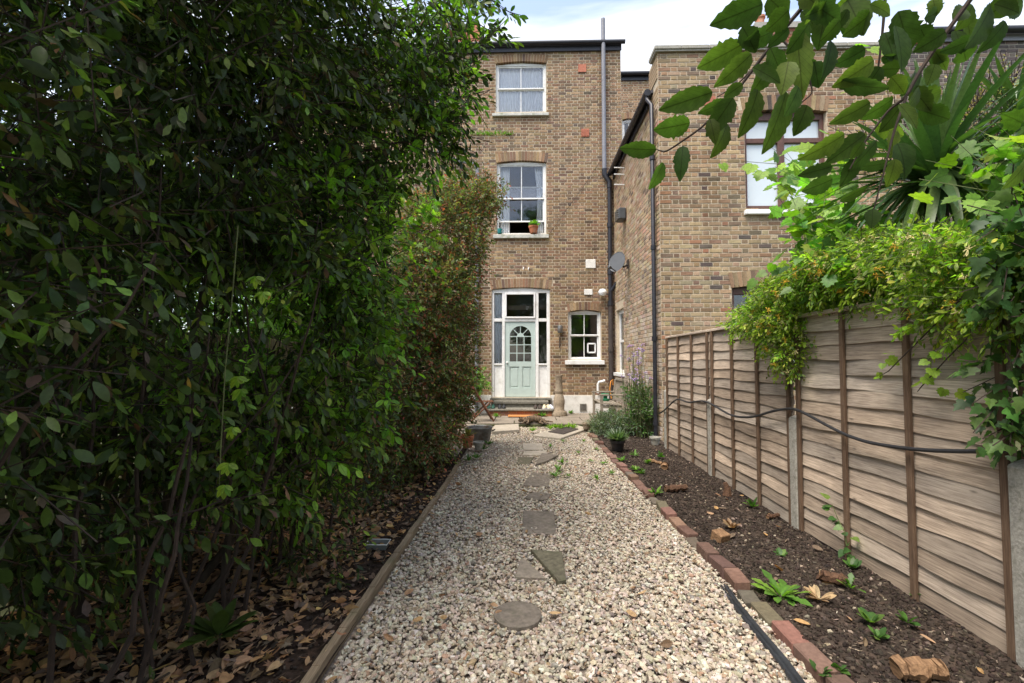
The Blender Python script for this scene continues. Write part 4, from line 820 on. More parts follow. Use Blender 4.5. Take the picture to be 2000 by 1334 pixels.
for i in range(4):
    y1, y0 = PY[i]-.055, PY[i+1]+.055; pn = thing('fence_panel', pan_l[i], 'fence panel', (FX, (y0+y1)/2, .04), 'overlap fence panels'); nb = 16; pz0 = .05; ph = (FT-pz0)/nb; ny = 14
    for b in range(nb):
        V = []; ph1, ph2 = random.uniform(0, 6), random.uniform(0, 6); tone = random.uniform(.62, 1.12)*(1 if b > 1 else .9); warm = random.uniform(-.03, .07)
        for kx in range(ny+1):
            t = kx/ny; y = y0+(y1-y0)*t; zb = pz0+b*ph-.012+.006*math.sin(3.1*t*3+ph1)+.004*math.sin(17*t+ph2)+random.uniform(-.0015, .0015); zt = pz0+(b+1)*ph+.006
            bow = .012*math.sin(t*3*math.pi)*math.sin(ph1*2)+.006*math.sin(9*t+ph2)
            V += [(FX-.020+bow*.5-.004, y, zb), (FX-.008+bow*.3, y, zt), (FX-.008+bow*.5, y, zb), (FX+.004+bow*.3, y, zt)]
        Fs = []
        for kx in range(ny):
            a = kx*4; c_ = a+4; Fs += [(a, a+1, c_+1, c_), (a+2, c_+2, c_+3, a+3), (a, c_, c_+2, a+2), (a+1, a+3, c_+3, c_+1)]
        Fs += [(0, 2, 3, 1), (ny*4, ny*4+1, ny*4+3, ny*4+2)]
        m = MB(); m.add(V, Fs, (tone*(1+warm), tone, tone*(1-warm))); m.build('board', 'fence_wood', pn)
    for t in (0.012, .335, .665, .988):
        yc = y0+(y1-y0)*t; rot = rotx(random.uniform(-.006, .006)); MB().box(FX-.052, FX-.027, yc-.02, yc+.02, .03, FT, rot=rot, bev=.004).build('batten', 'batten_wood', pn)
    MB().box(FX-.05, FX+.03, y0-.02, y1+.02, FT+.008, FT+.04, c=(1, 1, 1), bev=.005).build('top_rail', 'fence_wood', pn)
hp = [AX(px, py, FX-.09) for px, py in ((1283, 808), (1300, 800), (1322, 776), (1345, 788), (1372, 781), (1395, 792), (1430, 814), (1470, 816), (1510, 802), (1545, 797), (1565, 803), (1610, 828), (1652, 850), (1700, 866), (1790, 879), (1880, 882), (1965, 880))]
hp[0][0] = FX-.05; hp[-1][0] = FX-.06; Q = []
for i in range(len(hp)-1):
    for s_ in range(4): Q.append(hp[i]+(hp[i+1]-hp[i])*s_/4)
Q.append(hp[-1]); Q = np.array(Q)
for _ in range(3): Q[1:-1] = (Q[:-2]+2*Q[1:-1]+Q[2:])/4
tag(MB().tube(Q, .012, 8).build('garden_cable', 'hose_black', None, True, org=Q[30]), 'thick black cable sagging along the fence panels', 'cable')
# left boundary fence
for i, y0 in enumerate((-.6, 1.25, 3.1, 4.95, 6.8, 8.65)):
    pn = thing('picket_fence', 'slatted wooden boundary fence behind the shrubs', 'fence panel', (-3.0, y0+.9, 0), 'slatted fence panels behind the shrubs'); me0 = None
    for k in range(13):
        if me0 is None:
            o = MB().box(-3.03, -3.01, y0, y0+.1, .05, 1.75, bev=.004).build('slat', 'slat_fence', pn); me0 = o.data
        else:
            o = bpy.data.objects.new('slat', me0); COL.objects.link(o); o.parent = pn; o.location = (random.uniform(-.004, .004), k*.14, random.uniform(-.02, .02))
    for zz in (.4, 1.4): bx('rail', pn, 'slat_fence', -3.07, -3.035, y0, y0+1.84, zz, zz+.07)
# ------------------------------------------------------------------ things on the patio
PZ = .08
def gp(px, py, z=PZ): return G(px, py, z)
# shoes: low sole, toe cap, open collar
def shoe(parent, at, ang, mat, l=.25):
    R_ = rotz(ang); prof = [(0, .030, .050), (.12, .040, .058), (.35, .040, .055), (.6, .046, .040), (.82, .046, .030), (.95, .034, .022), (1.0, .012, .012)]
    m = MB(); V = []; n = 10
    for t, w, h in prof:
        for k in range(n):
            a = 2*math.pi*k/n; V.append((w*math.cos(a), l*(t-.5), max(.0, h*.8+h*.95*math.sin(a))))
    Fs = [(i*n+k, i*n+(k+1) % n, (i+1)*n+(k+1) % n, (i+1)*n+k) for i in range(len(prof)-1) for k in range(n) if not (i == 1 and 1 <= k <= 3)]
    Fs += [tuple(range(n-1, -1, -1)), tuple((len(prof)-1)*n+k for k in range(n))]
    V = [R_ @ np.array(v)+at for v in V]; m.add(V, Fs); m.build('upper', mat, parent, True)
    s = MB().slab([tuple((R_ @ np.array([w*1.06*sg, l*(t-.5), 0])+at)[:2]) for sg, seq in ((1, prof), (-1, prof[::-1])) for t, w, h in seq], at[2]-.006, at[2]+.012).build('sole', 'shoe_white' if mat in ('shoe_cream',) else mat, parent)
for px, lab, mat in ((955, 'dark green garden clogs on the lower doorstep', 'shoe_green'), (976, 'black shoes beside the green clogs on the doorstep', 'shoe_black'), (1046, 'dark brown shoes beside the cream pair on the doorstep', 'shoe_brown'), (1063, 'cream slip-on shoes beside the dark brown pair on the doorstep', 'shoe_cream')):
    for dxp in (0, 8.2):
        p = A(px+dxp, 794, 11.92); p = np.array([p[0], 11.90, .262]); t = thing('shoe', lab, 'shoe', tuple(p), 'shoes left on the doorstep'); shoe(t, p, math.pi+random.uniform(-.25, .25), mat)
p = A(1076, 794, 11.92); p = np.array([p[0], 11.90, .262]); t = thing('shoe', 'single white shoe at the end of the doorstep row', 'shoe', tuple(p), 'shoes left on the doorstep'); shoe(t, p, math.pi+.3, 'shoe_white')
# chimney pot ornament
p = A(1092, 812, 11.85); p = np.array([p[0], 11.85, PZ])
cp = thing('stone_chimney_pot', 'tall buff stone chimney pot standing beside the doorstep', 'chimney pot', tuple(p))
plain('buff_stone', (0.34, 0.27, 0.19), 0.9, 0.25, 20, dirt=(0.2, 0.17, 0.12))
MB().lathe([(.20, 0), (.21, .04), (.19, .12)], p, 22).build('base', 'buff_stone', cp, True)
MB().lathe([(.15, .12), (.13, .18), (.145, .30), (.15, .38), (.12, .50), (.095, .56), (.11, .60), (.115, .63)], p, 22).build('body', 'buff_stone', cp, True)
MB().lathe([(.10, .63), (.092, .70), (.085, .98), (.10, 1.0), (.10, 1.05), (.07, 1.05), (.065, .8)], p, 22).build('neck', 'buff_stone', cp, True)
# door mat
q = [gp(992, 815), gp(1041, 815), gp(1041, 811), gp(992, 811)]
q0, q1 = q[0], q[2]; o = MB().box(q0[0], q1[0], q0[1], q1[1]-.0, PZ+.006, PZ+.028, bev=.006).build('door_mat', 'mat_orange', None, org=((q0[0]+q1[0])/2, (q0[1]+q1[1])/2, PZ)); tag(o, 'orange brown doormat on the paving below the step', 'doormat')
# tabby cat
m_, t_, b_, o_ = newmat('cat_fur'); wv = N(t_, 'ShaderNodeTexWave', Scale=9.0, Distortion=5.0, Detail=2.0); t_.links.new(coords(t_), wv.inputs['Vector'])
t_.links.new(ramp(t_, wv.outputs['Fac'], [(0.3, (0.035, 0.026, 0.018)), (0.65, (0.17, 0.115, 0.065))]).outputs[0], b_.inputs['Base Color']); b_.inputs['Roughness'].default_value = .95
cp_ = gp(1036, 827); cat = thing('tabby_cat', 'brown tabby cat sprawled asleep on the paving', 'cat', tuple(cp_+np.array([0, .1, .004])))
J = [((.16, .02, .085), .080), ((.04, .03, .090), .088), ((-.08, .03, .085), .075), ((-.17, .0, .070), .050), ((-.235, -.03, .062), .052), ((-.28, -.05, .050), .030),
     ((.26, .0, .070), .065), ((.33, .06, .035), .022), ((.44, .06, .022), .018), ((.52, .0, .020), .014),
     ((-.12, -.10, .040), .026), ((-.17, -.20, .024), .017), ((-.20, -.27, .020), .018),
     ((-.05, -.10, .036), .026), ((-.06, -.21, .024), .017), ((-.09, -.28, .020), .018),
     ((.26, -.10, .050), .034), ((.20, -.19, .030), .020), ((.28, -.27, .022), .015), ((.27, -.33, .020), .018),
     ((.31, -.08, .040), .032), ((.33, -.18, .028), .019), ((.40, -.25, .022), .015), ((.40, -.31, .020), .018)]
Ed = [(0, 1), (1, 2), (2, 3), (3, 4), (4, 5), (0, 6), (6, 7), (7, 8), (8, 9), (2, 10), (10, 11), (11, 12), (2, 13), (13, 14), (14, 15), (6, 16), (16, 17), (17, 18), (18, 19), (6, 20), (20, 21), (21, 22), (22, 23)]
me = bpy.data.meshes.new('body'); me.from_pydata([j[0] for j in J], Ed, []); bo = link('body', me, cat); me.materials.append(MATS['cat_fur'])
sk = bo.modifiers.new('skin', 'SKIN'); sk.use_smooth_shade = True
for i, (_, r_) in enumerate(J): me.skin_vertices[0].data[i].radius = (r_, r_)
me.skin_vertices[0].data[0].use_root = True; sb = bo.modifiers.new('sub', 'SUBSURF'); sb.levels = sb.render_levels = 2
for s_ in (-1, 1): MB().lathe([(.022, 0), (.014, .025), (.002, .045)], np.array([-.222, -.03+s_*.032, .098])+origin(cat), 8).build('ear', 'cat_fur', cat, True)
# folding chairs and table
def fold_chair(at, ang, label):
    t = thing('folding_chair', label, 'chair', tuple(at), 'folding wooden chairs at the patio table'); t.rotation_euler[2] = ang; O = origin(t)
    def bar(n, a, b, w=.022, d=.014): MB().tube([O+np.array(a), O+np.array(b)], w, 4).build(n, 'teak', t)
    for x in (-.2, .2):
        bar('leg', (x, .27, .012), (x, -.25, .86), .021); bar('leg', (x*.86, -.26, .012), (x*.86, .20, .45), .019)
    for i in range(6): y = -.16+i*.075; MB().box(O[0]-.19, O[0]+.19, O[1]+y, O[1]+y+.055, O[2]+.45, O[2]+.468, bev=.004).build('seat_slat', 'teak', t)
    for z, y in ((.62, -.105), (.71, -.16), (.80, -.215)): MB().box(O[0]-.2, O[0]+.2, O[1]+y-.008, O[1]+y+.008, O[2]+z-.03, O[2]+z+.03, rot=rotx(R(-30))).build('back_slat', 'teak', t)
    bar('stretcher', (-.2, .18, .16), (.2, .18, .16), .012); bar('stretcher', (-.17, -.17, .13), (.17, -.17, .13), .012); return t
c_at = gp(940, 822); fold_chair(c_at, R(-78), 'brown folding wooden chair facing the table by the door'); fold_chair(gp(888, 812), R(80), 'brown folding wooden chair half hidden by the purple shrub')
tp = gp(905, 812); tb = thing('patio_table', 'small round slatted wooden table between the folding chairs', 'table', tuple(tp)); O = tp
for i in range(7):
    x = -.3+i*.087; hw = math.sqrt(max(.02, .34**2-(x+.04)**2)); MB().box(O[0]+x, O[0]+x+.075, O[1]-hw, O[1]+hw, O[2]+.70, O[2]+.722, bev=.004).build('top_slat', 'grey_wood', tb)
for s_ in (-1, 1):
    MB().tube([O+np.array([-.26, s_*.2, .01]), O+np.array([.22, s_*.2, .70])], .018, 6).build('leg', 'teak', tb); MB().tube([O+np.array([.26, s_*.17, .01]), O+np.array([-.22, s_*.17, .70])], .018, 6).build('leg', 'teak', tb)
bx('crossbar', tb, 'teak', O[0]-.02, O[0]+.02, O[1]-.22, O[1]+.22, O[2]+.34, O[2]+.37)
# metal tub, pots
p = G(937, 862, .06); tub = thing('metal_tub', 'rusty round galvanised tub at the patio corner', 'tub', tuple(p))
MB().lathe([(.0, .012), (.16, .01), (.18, .02), (.225, .24), (.235, .25), (.232, .262), (.215, .25), (.172, .03), (0, .028)], p, 30).build('body', 'galvanised', tub, True)
for s_ in (-1, 1): MB().tube([p+np.array([s_*.22, -.05, .19]), p+np.array([s_*.27, -.035, .21]), p+np.array([s_*.27, .035, .21]), p+np.array([s_*.22, .05, .19])], .009, 6).build('handle', 'iron', tub, True)
MB().lathe([(.0, .17), (.195, .17)], p, 24).build('earth', 'soil', tub)
def pot(at, r, h, mat, label, name='plant_pot', cat_='pot'):
    t = thing(name, label, cat_, tuple(at)); at = np.array(at)
    MB().lathe([(0, .004), (r*.68, 0), (r*.72, .01), (r*.93, h*.78), (r*.93, h*.78)], at, 22).build('body', mat, t, True)
    MB().lathe([(r*.93, h*.76), (r*1.04, h*.77), (r*1.06, h), (r*.93, h), (r*.90, h*.86), (0, h*.86)], at, 22).build('rim', mat, t, True); return t
def tuft(parent, at, n, ln, wd, pal, mat='leaf_soft', spread=.6, tpl=LAUREL, name='leaves', as_obj=False, up=1.0):
    at = np.array(at, float); a = RNG.uniform(0, 6.283, n); sp = RNG.uniform(.1, spread, n); D = norm(np.stack([np.cos(a)*sp, np.sin(a)*sp, np.full(n, up)*RNG.uniform(.5, 1, n)], -1))
    nr = norm(np.stack([-np.cos(a), -np.sin(a), np.full(n, .6)], -1)+RNG.normal(size=(n, 3))*.2); S = ln*RNG.uniform(.6, 1.15, n); Rm = frames(D, nr, S); Rm[:, :, 0] *= wd
    P = at+np.stack([np.cos(a), np.sin(a), np.zeros(n)], -1)*(RNG.uniform(0, .12*ln+.004, (n, 1))); C = pick_cols(n, pal)
    if as_obj: leaf_objects(parent, tpl, Rm, P, C, mat, 6); return
    V, T, UV = tpl; vv, ff = inst(V, T, Rm, P-(origin(parent) if parent is not None else at)); o = link(name, fast_mesh(name, vv, ff, mat, np.repeat(C, len(V), 0), np.tile(UV, (n, 1)), True), parent)
    if parent is None: o.location = at; ORG[o.name] = at
    return o
GRN = [(.05, .12, .025, 4), (.08, .17, .03, 3), (.13, .22, .04, 1)]; FRESH = [(.12, .24, .035, 4), (.17, .30, .04, 3), (.08, .18, .03, 2)]
LIME = [(.20, .32, .03, 4), (.26, .38, .04, 3), (.13, .25, .03, 2)]
GREY = [(.14, .18, .12, 4), (.10, .15, .08, 3), (.20, .23, .17, 1)]
t = pot(G(913, 874, .06), .105, .20, 'terracotta', 'terracotta flowerpot in front of the metal tub'); s_ = origin(t); o = tuft(t, s_+np.array([0, 0, .17]), 16, .16, .8, [(.20, .16, .05, 2), (.12, .17, .04, 2)], spread=.9, name='plant'); o['kind'] = 'stuff'
pot(G(935, 878, .05), .085, .13, 'concrete', 'small grey pot beside the terracotta flowerpot')
p = A(1042, 456, YM-.03); p = np.array([p[0], YM-.03, w_mid[2]+.003]); t = pot(p, .13, .20, 'terracotta', 'terracotta pot with a bushy green herb on the upper window sill'); tuft(t, p+np.array([0, 0, .16]), 60, .22, .8, FRESH, spread=.9, name='plant')['kind'] = 'stuff'
p = A(976, 456, YM-.03); p = np.array([p[0], YM-.03, w_mid[2]+.003]); t = thing('mug', 'small teal mug on the upper window sill', 'mug', tuple(p)); MB().lathe([(0, .002), (.055, 0), (.06, .01), (.062, .13), (.055, .13), (.052, .02), (0, .018)], p, 18).build('body', 'teal', t, True)
MB().tube([p+np.array([.058, 0, .11]), p+np.array([.1, 0, .095]), p+np.array([.1, 0, .045]), p+np.array([.058, 0, .03])], .008, 6).build('handle', 'teal', t, True)
# bench, facing -x, along the side wall
bn = thing('garden_bench', 'weathered grey slatted garden bench against the side wall', 'bench', (2.1, 10.9, PZ)); O = origin(bn); y0, y1 = 10.35, 11.55
for y in (y0+.04, y1-.04):
    MB().box(1.74, 1.80, y-.03, y+.03, PZ, PZ+.62, bev=.005).build('leg', 'grey_wood', bn); MB().box(2.24, 2.30, y-.03, y+.03, PZ, PZ+.95, rot=roty(R(6)), bev=.005).build('leg', 'grey_wood', bn)
    MB().box(1.72, 2.28, y-.035, y+.035, PZ+.62, PZ+.655, bev=.006).build('armrest', 'grey_wood', bn); MB().box(1.80, 2.24, y-.02, y+.02, PZ+.34, PZ+.41).build('seat_rail', 'grey_wood', bn)
for i in range(5): x = 1.76+i*.095; MB().box(x, x+.075, y0, y1, PZ+.412, PZ+.435, rot=roty(R(4)), piv=(2.0, 10.9, PZ+.42), bev=.004).build('seat_slat', 'grey_wood', bn)
for i in range(11): y = y0+.08+i*.104; MB().box(2.27, 2.29, y-.03, y+.03, PZ+.44, PZ+.95, rot=roty(R(8)), piv=(2.27, y, PZ+.42), bev=.003).build('back_slat', 'grey_wood', bn)
MB().box(2.31, 2.35, y0, y1, PZ+.93, PZ+.99, bev=.005).build('back_rail', 'grey_wood', bn)
tag(MB().tube([np.array(v) for v in ((2.02, 12.40, .62), (2.02, 12.40, .85), (2.05, 12.38, .92), (2.12, 12.36, .93), (2.2, 12.36, .96))], .035, 8).build('waste_pipe', 'white_plastic', None, True, org=(2.02, 12.4, .6)), 'white plastic waste pipe bending along the wall above the bench', 'pipe')
tag(MB().tube([np.array(v) for v in ((2.32, 12.1, .50), (2.28, 12.1, .75), (2.31, 12.1, .95), (2.36, 12.1, 1.0), (2.37, 12.12, .85))], .016, 6).build('orange_hose', 'orange_pvc', None, True, org=(2.3, 12.1, .5)), 'short loop of orange hose hanging behind the bench', 'hose')
m = MB(); m.lathe([(.0, 0), (.10, 0), (.11, .04), (.05, .05), (.05, .12), (.11, .13), (.10, .17), (0, .17)], (2.0, 11.2, PZ+.445), 16); tag(m.build('hose_reel', 'green_plastic', None, True, org=(2.0, 11.2, PZ+.44)), 'small dark green hose reel lying on the bench seat', 'hose reel')
# satellite dish
sc_ = A(1206, 512, 10.6); dish = thing('satellite_dish', 'grey satellite dish on a bracket on the side wall', 'satellite dish', tuple(sc_)); dn = norm(np.array([-.62, -.72, .30])); q_ = Vector(dn).to_track_quat('Z', 'Y').to_matrix(); q_ = np.array(q_)
prof = [(r_, -.04+.28*r_*r_*4) for r_ in np.linspace(0, .24, 8)]
MB().lathe([(max(r_, 1e-7), z) for r_, z in prof]+[(.245, .025), (.238, .018)], sc_, 28, rot=q_ @ np.diag([.85, 1.05, 1])).build('reflector', 'dish_grey', dish, True)
MB().tube([sc_-dn*.03, sc_-dn*.14+np.array([.08, 0, -.05]), np.array([XE-.02, sc_[1]+.12, sc_[2]-.02])], .028, 8).build('bracket', 'iron', dish, True)
ft = sc_+dn*.36+np.array([0, 0, -.28]); MB().tube([sc_+q_ @ np.array([0, -.24, .02]), ft], .012, 6).build('arm', 'iron', dish); MB().lathe([(.0, -.04), (.03, -.04), (.035, .05), (0, .06)], ft, 12, rot=q_).build('receiver', 'dish_grey', dish, True)
bx('wall_plate', dish, 'iron', XE-.045, XE-.022, sc_[1]+.04, sc_[1]+.2, sc_[2]-.12, sc_[2]+.08)
# black plastic pot with a lavender, and white flecks on it
p = G(1206, 880, .05); t = pot(p, .12, .17, 'black_plastic', 'black plastic pot with lavender at the edge of the soil bed'); tuft(t, p+np.array([0, 0, .13]), 140, .24, .28, GREY, spread=1.0, name='plant')['kind'] = 'stuff'
p = G(1146, 838, .06); pot(p, .10, .14, 'buff_stone', 'small buff clay pot at the end of the brick edging'); pot(G(1160, 838, .06), .09, .13, 'galvanised', 'small grey metal pot beside the buff clay pot')
# takeaway tray under shrub
p = G(738, 1070, .03); tr = thing('plastic_tray', 'clear grey plastic food tray lying under the shrub', 'tray', tuple(p)); m = MB(); a, b, h = .085, .055, .045
V = [(-a*.85, -b*.8, 0), (a*.85, -b*.8, 0), (a*.85, b*.8, 0), (-a*.85, b*.8, 0), (-a, -b, h), (a, -b, h), (a, b, h), (-a, b, h)]; m.add([np.array(v)+p for v in V], [(3, 2, 1, 0), (0, 1, 5, 4), (1, 2, 6, 5), (2, 3, 7, 6), (3, 0, 4, 7)]); o = m.build('body', 'tray', tr); o.modifiers.new('s', 'SOLIDIFY').thickness = .003
MB().tube([p+np.array(v) for v in V[4:]+V[4:5]], .004, 5).build('rim', 'white_plastic', tr)
# logs and wood in the bed
def log(px, py, l, r, ang, mat, label, end='log_wood', z=.05):
    p = G(px, py, .05)+np.array([0, 0, r*.6]); t = thing('log', label, 'log', tuple(p)); d = np.array([math.cos(ang), math.sin(ang), .04]); n = 12; Q = []
    for i in range(n+1): Q.append(p+d*l*(i/n-.5)+np.array([0, 0, .006*math.sin(i*1.7)]))
    rr = r*(1+.10*np.sin(np.arange(n+1)*2.3)+RNG.uniform(-.2, .2, n+1)); o = MB().tube(Q, rr, 7).build('bark', mat, t, True)
    for s_ in (-1, 1): MB().tube([p+d*s_*l*.5, p+d*s_*(l*.5+.004)], r*.93, 11).build('cut_end', end, t)
log(1795, 1318, .19, .045, R(-4), 'log_wood', 'split pale orange log at the foot of the fence bed'); log(1625, 1135, .13, .035, R(150), 'log_dark', 'reddish rotten log beside the dandelion'); log(1320, 957, .24, .035, R(8), 'log_dark', 'dark rotten log in the middle of the bed'); log(1285, 905, .30, .022, R(120), 'log_wood', 'thin pale branch piece lying near the black pot'); log(1298, 914, .10, .045, R(70), 'log_wood', 'short orange cut log beside the thin branch piece'); log(1510, 1010, .13, .018, R(20), 'log_dark', 'small red bark stick close to the fence')
p = G(1407, 1050, .06); o = MB().box(p[0]-.055, p[0]+.055, p[1]-.05, p[1]+.05, .02, .11, c=(.36, .25, .16), rot=rotz(R(25)) @ rotx(R(14)), bev=.006).build('wood_block', 'log_wood', None, org=p); tag(o, 'square sawn wood block tipped in the soil bed', 'block')
p = G(1420, 965, .05); o = MB().tube([p+np.array([0, 0, -.02]), p+np.array([.01, .01, .06]), p+np.array([-.01, .02, .12])], [.05, .035, .02], 8).build('tree_stump', 'log_dark', None, True, org=p); tag(o, 'small jagged stump sticking out of the soil bed', 'stump')
p = G(1862, 870, .05); p = G(1275, 858, .05); pot(np.array([2.28, 8.0, .04]), .09, .14, 'concrete', 'small stone pot at the foot of the black drainpipe')
# ------------------------------------------------------------------ fallen leaves
BRN = [(.31, .19, .105, 4), (.42, .27, .155, 3), (.48, .28, .12, 1.6), (.17, .11, .07, 2.6), (.55, .36, .15, .7), (.24, .175, .125, 2.2)]
def flat_leaves(n, xf, yf, zf, size, pal):
    X = xf(n); Y = yf(n, X); P = np.stack([X, Y, zf(X, Y)], -1); a = RNG.uniform(0, 6.28, n); D = np.stack([np.cos(a), np.sin(a), RNG.uniform(-.25, .25, n)], -1); nr = norm(np.array([0, 0, 1.])*RNG.choice([1, -1], (n, 1), p=[.7, .3])+RNG.normal(size=(n, 3))*.5); Rf = frames(D, nr, size*RNG.uniform(.45, 1.25, n)); Rf[:, :, 0] *= RNG.uniform(.55, 1.4, (n, 1)); return P, Rf, pick_cols(n, pal, .25)
CURL = leaf_tpl([.14, .22, .24, .17], [.15, .38, .6, .82], .45, -.22)
P, Rm, C = flat_leaves(9000, lambda n: RNG.uniform(-2.95, PL-.04, n), lambda n, X: 1.0+5.2*RNG.uniform(0, 1, n)**1.2, lambda x, y: .045+.02*vnoise(x, y, 4, 1)+RNG.uniform(-.015, .02, len(x)), .066, BRN)
keep = RNG.uniform(0, 1, len(P)) < np.clip((-P[:, 0]-.93)*1.6+.12, .1, 1); P, Rm, C = P[keep], Rm[keep], C[keep]
acc = [[], [], []]; off = 0
for k, tp_ in enumerate((CURL, LAUREL, MAPLE, HEART)):
    sl_ = slice(k, None, 4); vv, ff = inst(tp_[0], tp_[1], Rm[sl_], P[sl_]); acc[0].append(vv); acc[1].append(ff+off); acc[2].append(np.repeat(C[sl_], len(tp_[0]), 0)); off += len(vv)
o = link('leaf_litter', fast_mesh('leaf_litter', np.concatenate(acc[0]), np.concatenate(acc[1]), 'leaf_dry', np.concatenate(acc[2])))
chips('litter_twigs', 1400, -2.9, PL-.05, 1.2, 6, lambda x, y: np.full(len(x), .05), .05, [(.10, .07, .05, 3), (.2, .14, .09, 1)], 'thin dead twigs among the leaf litter'); tag(o, 'thick litter of dry brown leaves under the shrubs', 'leaf litter', kind='stuff')
def lone_leaves(n, name, label, group, xf, yf, zf, size, pal):
    P, Rm, C = flat_leaves(n, xf, yf, zf, size, pal); V, T, UV = CURL
    ms = [fast_mesh(name, V, T, 'leaf_dry', np.repeat(C[i][None], len(V), 0)) for i in range(min(n, 8))]
    for i in range(n):
        o = bpy.data.objects.new(name, ms[i % len(ms)]); COL.objects.link(o); o.matrix_world = Matrix([[*Rm[i][r], float(P[i][r])] for r in range(3)]+[[0, 0, 0, 1]]); tag(o, label, 'leaf', group)
lone_leaves(95, 'fallen_leaf', 'curled brown leaf fallen on the gravel path', 'fallen leaves on the gravel', lambda n: PL+.05+2.2*RNG.uniform(0, 1, n)**1.7, lambda n, X: 1.9+4.5*RNG.uniform(0, 1, n)**1.5, lambda x, y: np.full(len(x), .034), .066, BRN)
lone_leaves(26, 'fallen_leaf', 'dry tan leaf fallen on the dark soil bed', 'fallen leaves on the soil bed', lambda n: RNG.uniform(1.55, 2.35, n), lambda n, X: 2.2+4*RNG.uniform(0, 1, n)**1.4, lambda x, y: soilz(x, y)+.018, .07, BRN)
p = G(1600, 1170, .06); t = thing('dried_leaf_cluster', 'bleached straw coloured cluster of withered leaves on the soil', 'dead leaves', tuple(p)); tuft(t, p, 16, .085, .7, [(.38, .29, .16, 2), (.28, .20, .11, 1)], 'leaf_dry', 1.6, CURL, as_obj=True, up=.22)
p = G(1430, 1030, .06); t = thing('dried_leaf_cluster', 'crumpled tan cluster of withered leaves beside the wood block', 'dead leaves', tuple(p)); tuft(t, p, 13, .08, .8, [(.28, .18, .10, 2), (.34, .23, .13, 1)], 'leaf_dry', 1.6, CURL, as_obj=True, up=.22)
# ------------------------------------------------------------------ small plants
def weed(px, py, n, ln, wd, pal, label, group, spread=1.0, z=.03, tpl=LAUREL, up=.7, as_obj=False, name='weed'):
    p = G(px, py, z)
    if as_obj: t = thing(name, label, 'weed', tuple(p), group); tuft(t, p, n, ln, wd, pal, 'leaf_soft', spread, tpl, as_obj=True, up=up)
    else: tag(tuft(None, p, n, ln, wd, pal, 'leaf_soft', spread, tpl, name, up=up), label, 'weed', group)
DAND = leaf_tpl([.05, .10, .07, .15, .09, .17, .10], [.12, .3, .38, .52, .6, .74, .88], .15, .3)
weed(1525, 1165, 26, .15, 1.0, FRESH, 'leafy dandelion rosette growing in the bare soil', None, 1.3, .04, DAND, .7, True)
weed(1660, 1148, 10, .10, 1.1, FRESH, 'small dandelion shoot behind the rotten log', None, 1.1, .05, DAND, .9, True)
weed(1700, 1215, 9, .07, 1.6, GRN, 'seedling with round paired leaves in the soil', None, 1.4, .05, LAUREL, .8, True)
for px, py in ((1600, 1315), (1635, 1310), (1775, 1215), (1715, 1245), (1795, 1165), (1525, 1085)): weed(px, py, 9, .06, 1.3, GRN, 'tiny green seedling scattered in the soil bed', 'seedlings in the soil bed', 1.3, .05)
p = G(1640, 1075, .05); t = thing('bramble_shoot', 'young bramble shoot climbing against the fence boards', 'plant', tuple(p)); bq = [AX(px, py, FX-.10) for px, py in ((1655, 1075), (1650, 1040), (1635, 1010), (1625, 985))]
MB().tube(bq, [.005, .004, .003, .002], 5).build('stem', 'twig_green', t); PB = np.array([bq[i % 4]+RNG.normal(size=3)*.03 for i in range(16)]); leaf_objects(t, HEART, frames(norm(RNG.normal(size=(16, 3))*np.array([.6, 1, .5])+np.array([-.5, 0, -.1])), norm(RNG.normal(size=(16, 3))*.4+np.array([-.5, -.3, .8])), RNG.uniform(.045, .075, 16)), PB, pick_cols(16, GRN), 'leaf_soft')
for px, py in ((1090, 918), (1100, 905), (1085, 930)): weed(px, py, 22, .10, .5, FRESH, 'green weed tuft growing beside the grey square stepping stone', 'weeds beside the stepping stones', 1.1)
for px, py in ((1140, 862), (1165, 878), (1180, 905), (1155, 900), (1075, 872), (1100, 862), (1130, 885), (1110, 930), (1165, 935), (1195, 925)): weed(px, py, 18, .06, .6, FRESH, 'low green weed sprouting through the gravel', 'weeds in the gravel', 1.5)
for px, py in ((1075, 838), (1085, 836), (1095, 837), (1110, 835), (1120, 836), (1040, 842)): weed(px, py, 45, .12, .3, LIME, 'grass growing in the paving joint near the drain cover', 'grass in the paving joint', .9, .06)
for px, py in ((970, 814), (1050, 812), (1060, 813), (1115, 808)): weed(px, py, 26, .12, .6, FRESH, 'weed growing at the foot of the doorstep', 'weeds by the doorstep', .9, .08)
for px, py in ((1240, 918), (1265, 905), (1250, 925), (1280, 965), (1215, 900), (1240, 890)): weed(px, py, 16, .09, .8, FRESH, 'fresh green weed at the far end of the soil bed', 'weeds in the soil bed', 1.2, .05)
for px, py in ((945, 878), (930, 895), (955, 868), (915, 900)): weed(px, py, 20, .11, .5, GRN, 'straggly weed beside the metal tub', 'weeds near the tub', 1.0, .04)
for px, py in ((1665, 1110), (1470, 990), (1290, 893)): weed(px, py, 12, .09, 1.0, GRN, 'small leafy weed at the foot of the fence', 'weeds along the fence', 1.0, .06)
# grass line growing out of the brick course
gl = thing('wall_weeds', 'line of green weeds growing from the brick wall under the top window', 'weeds', tuple(A(960, 262, YM-.03)))
for i in range(14): px = 918+i*6.4; tuft(gl, A(px, 264, YM-.03), 12, .14, .3, FRESH, spread=1.0, name='weed')
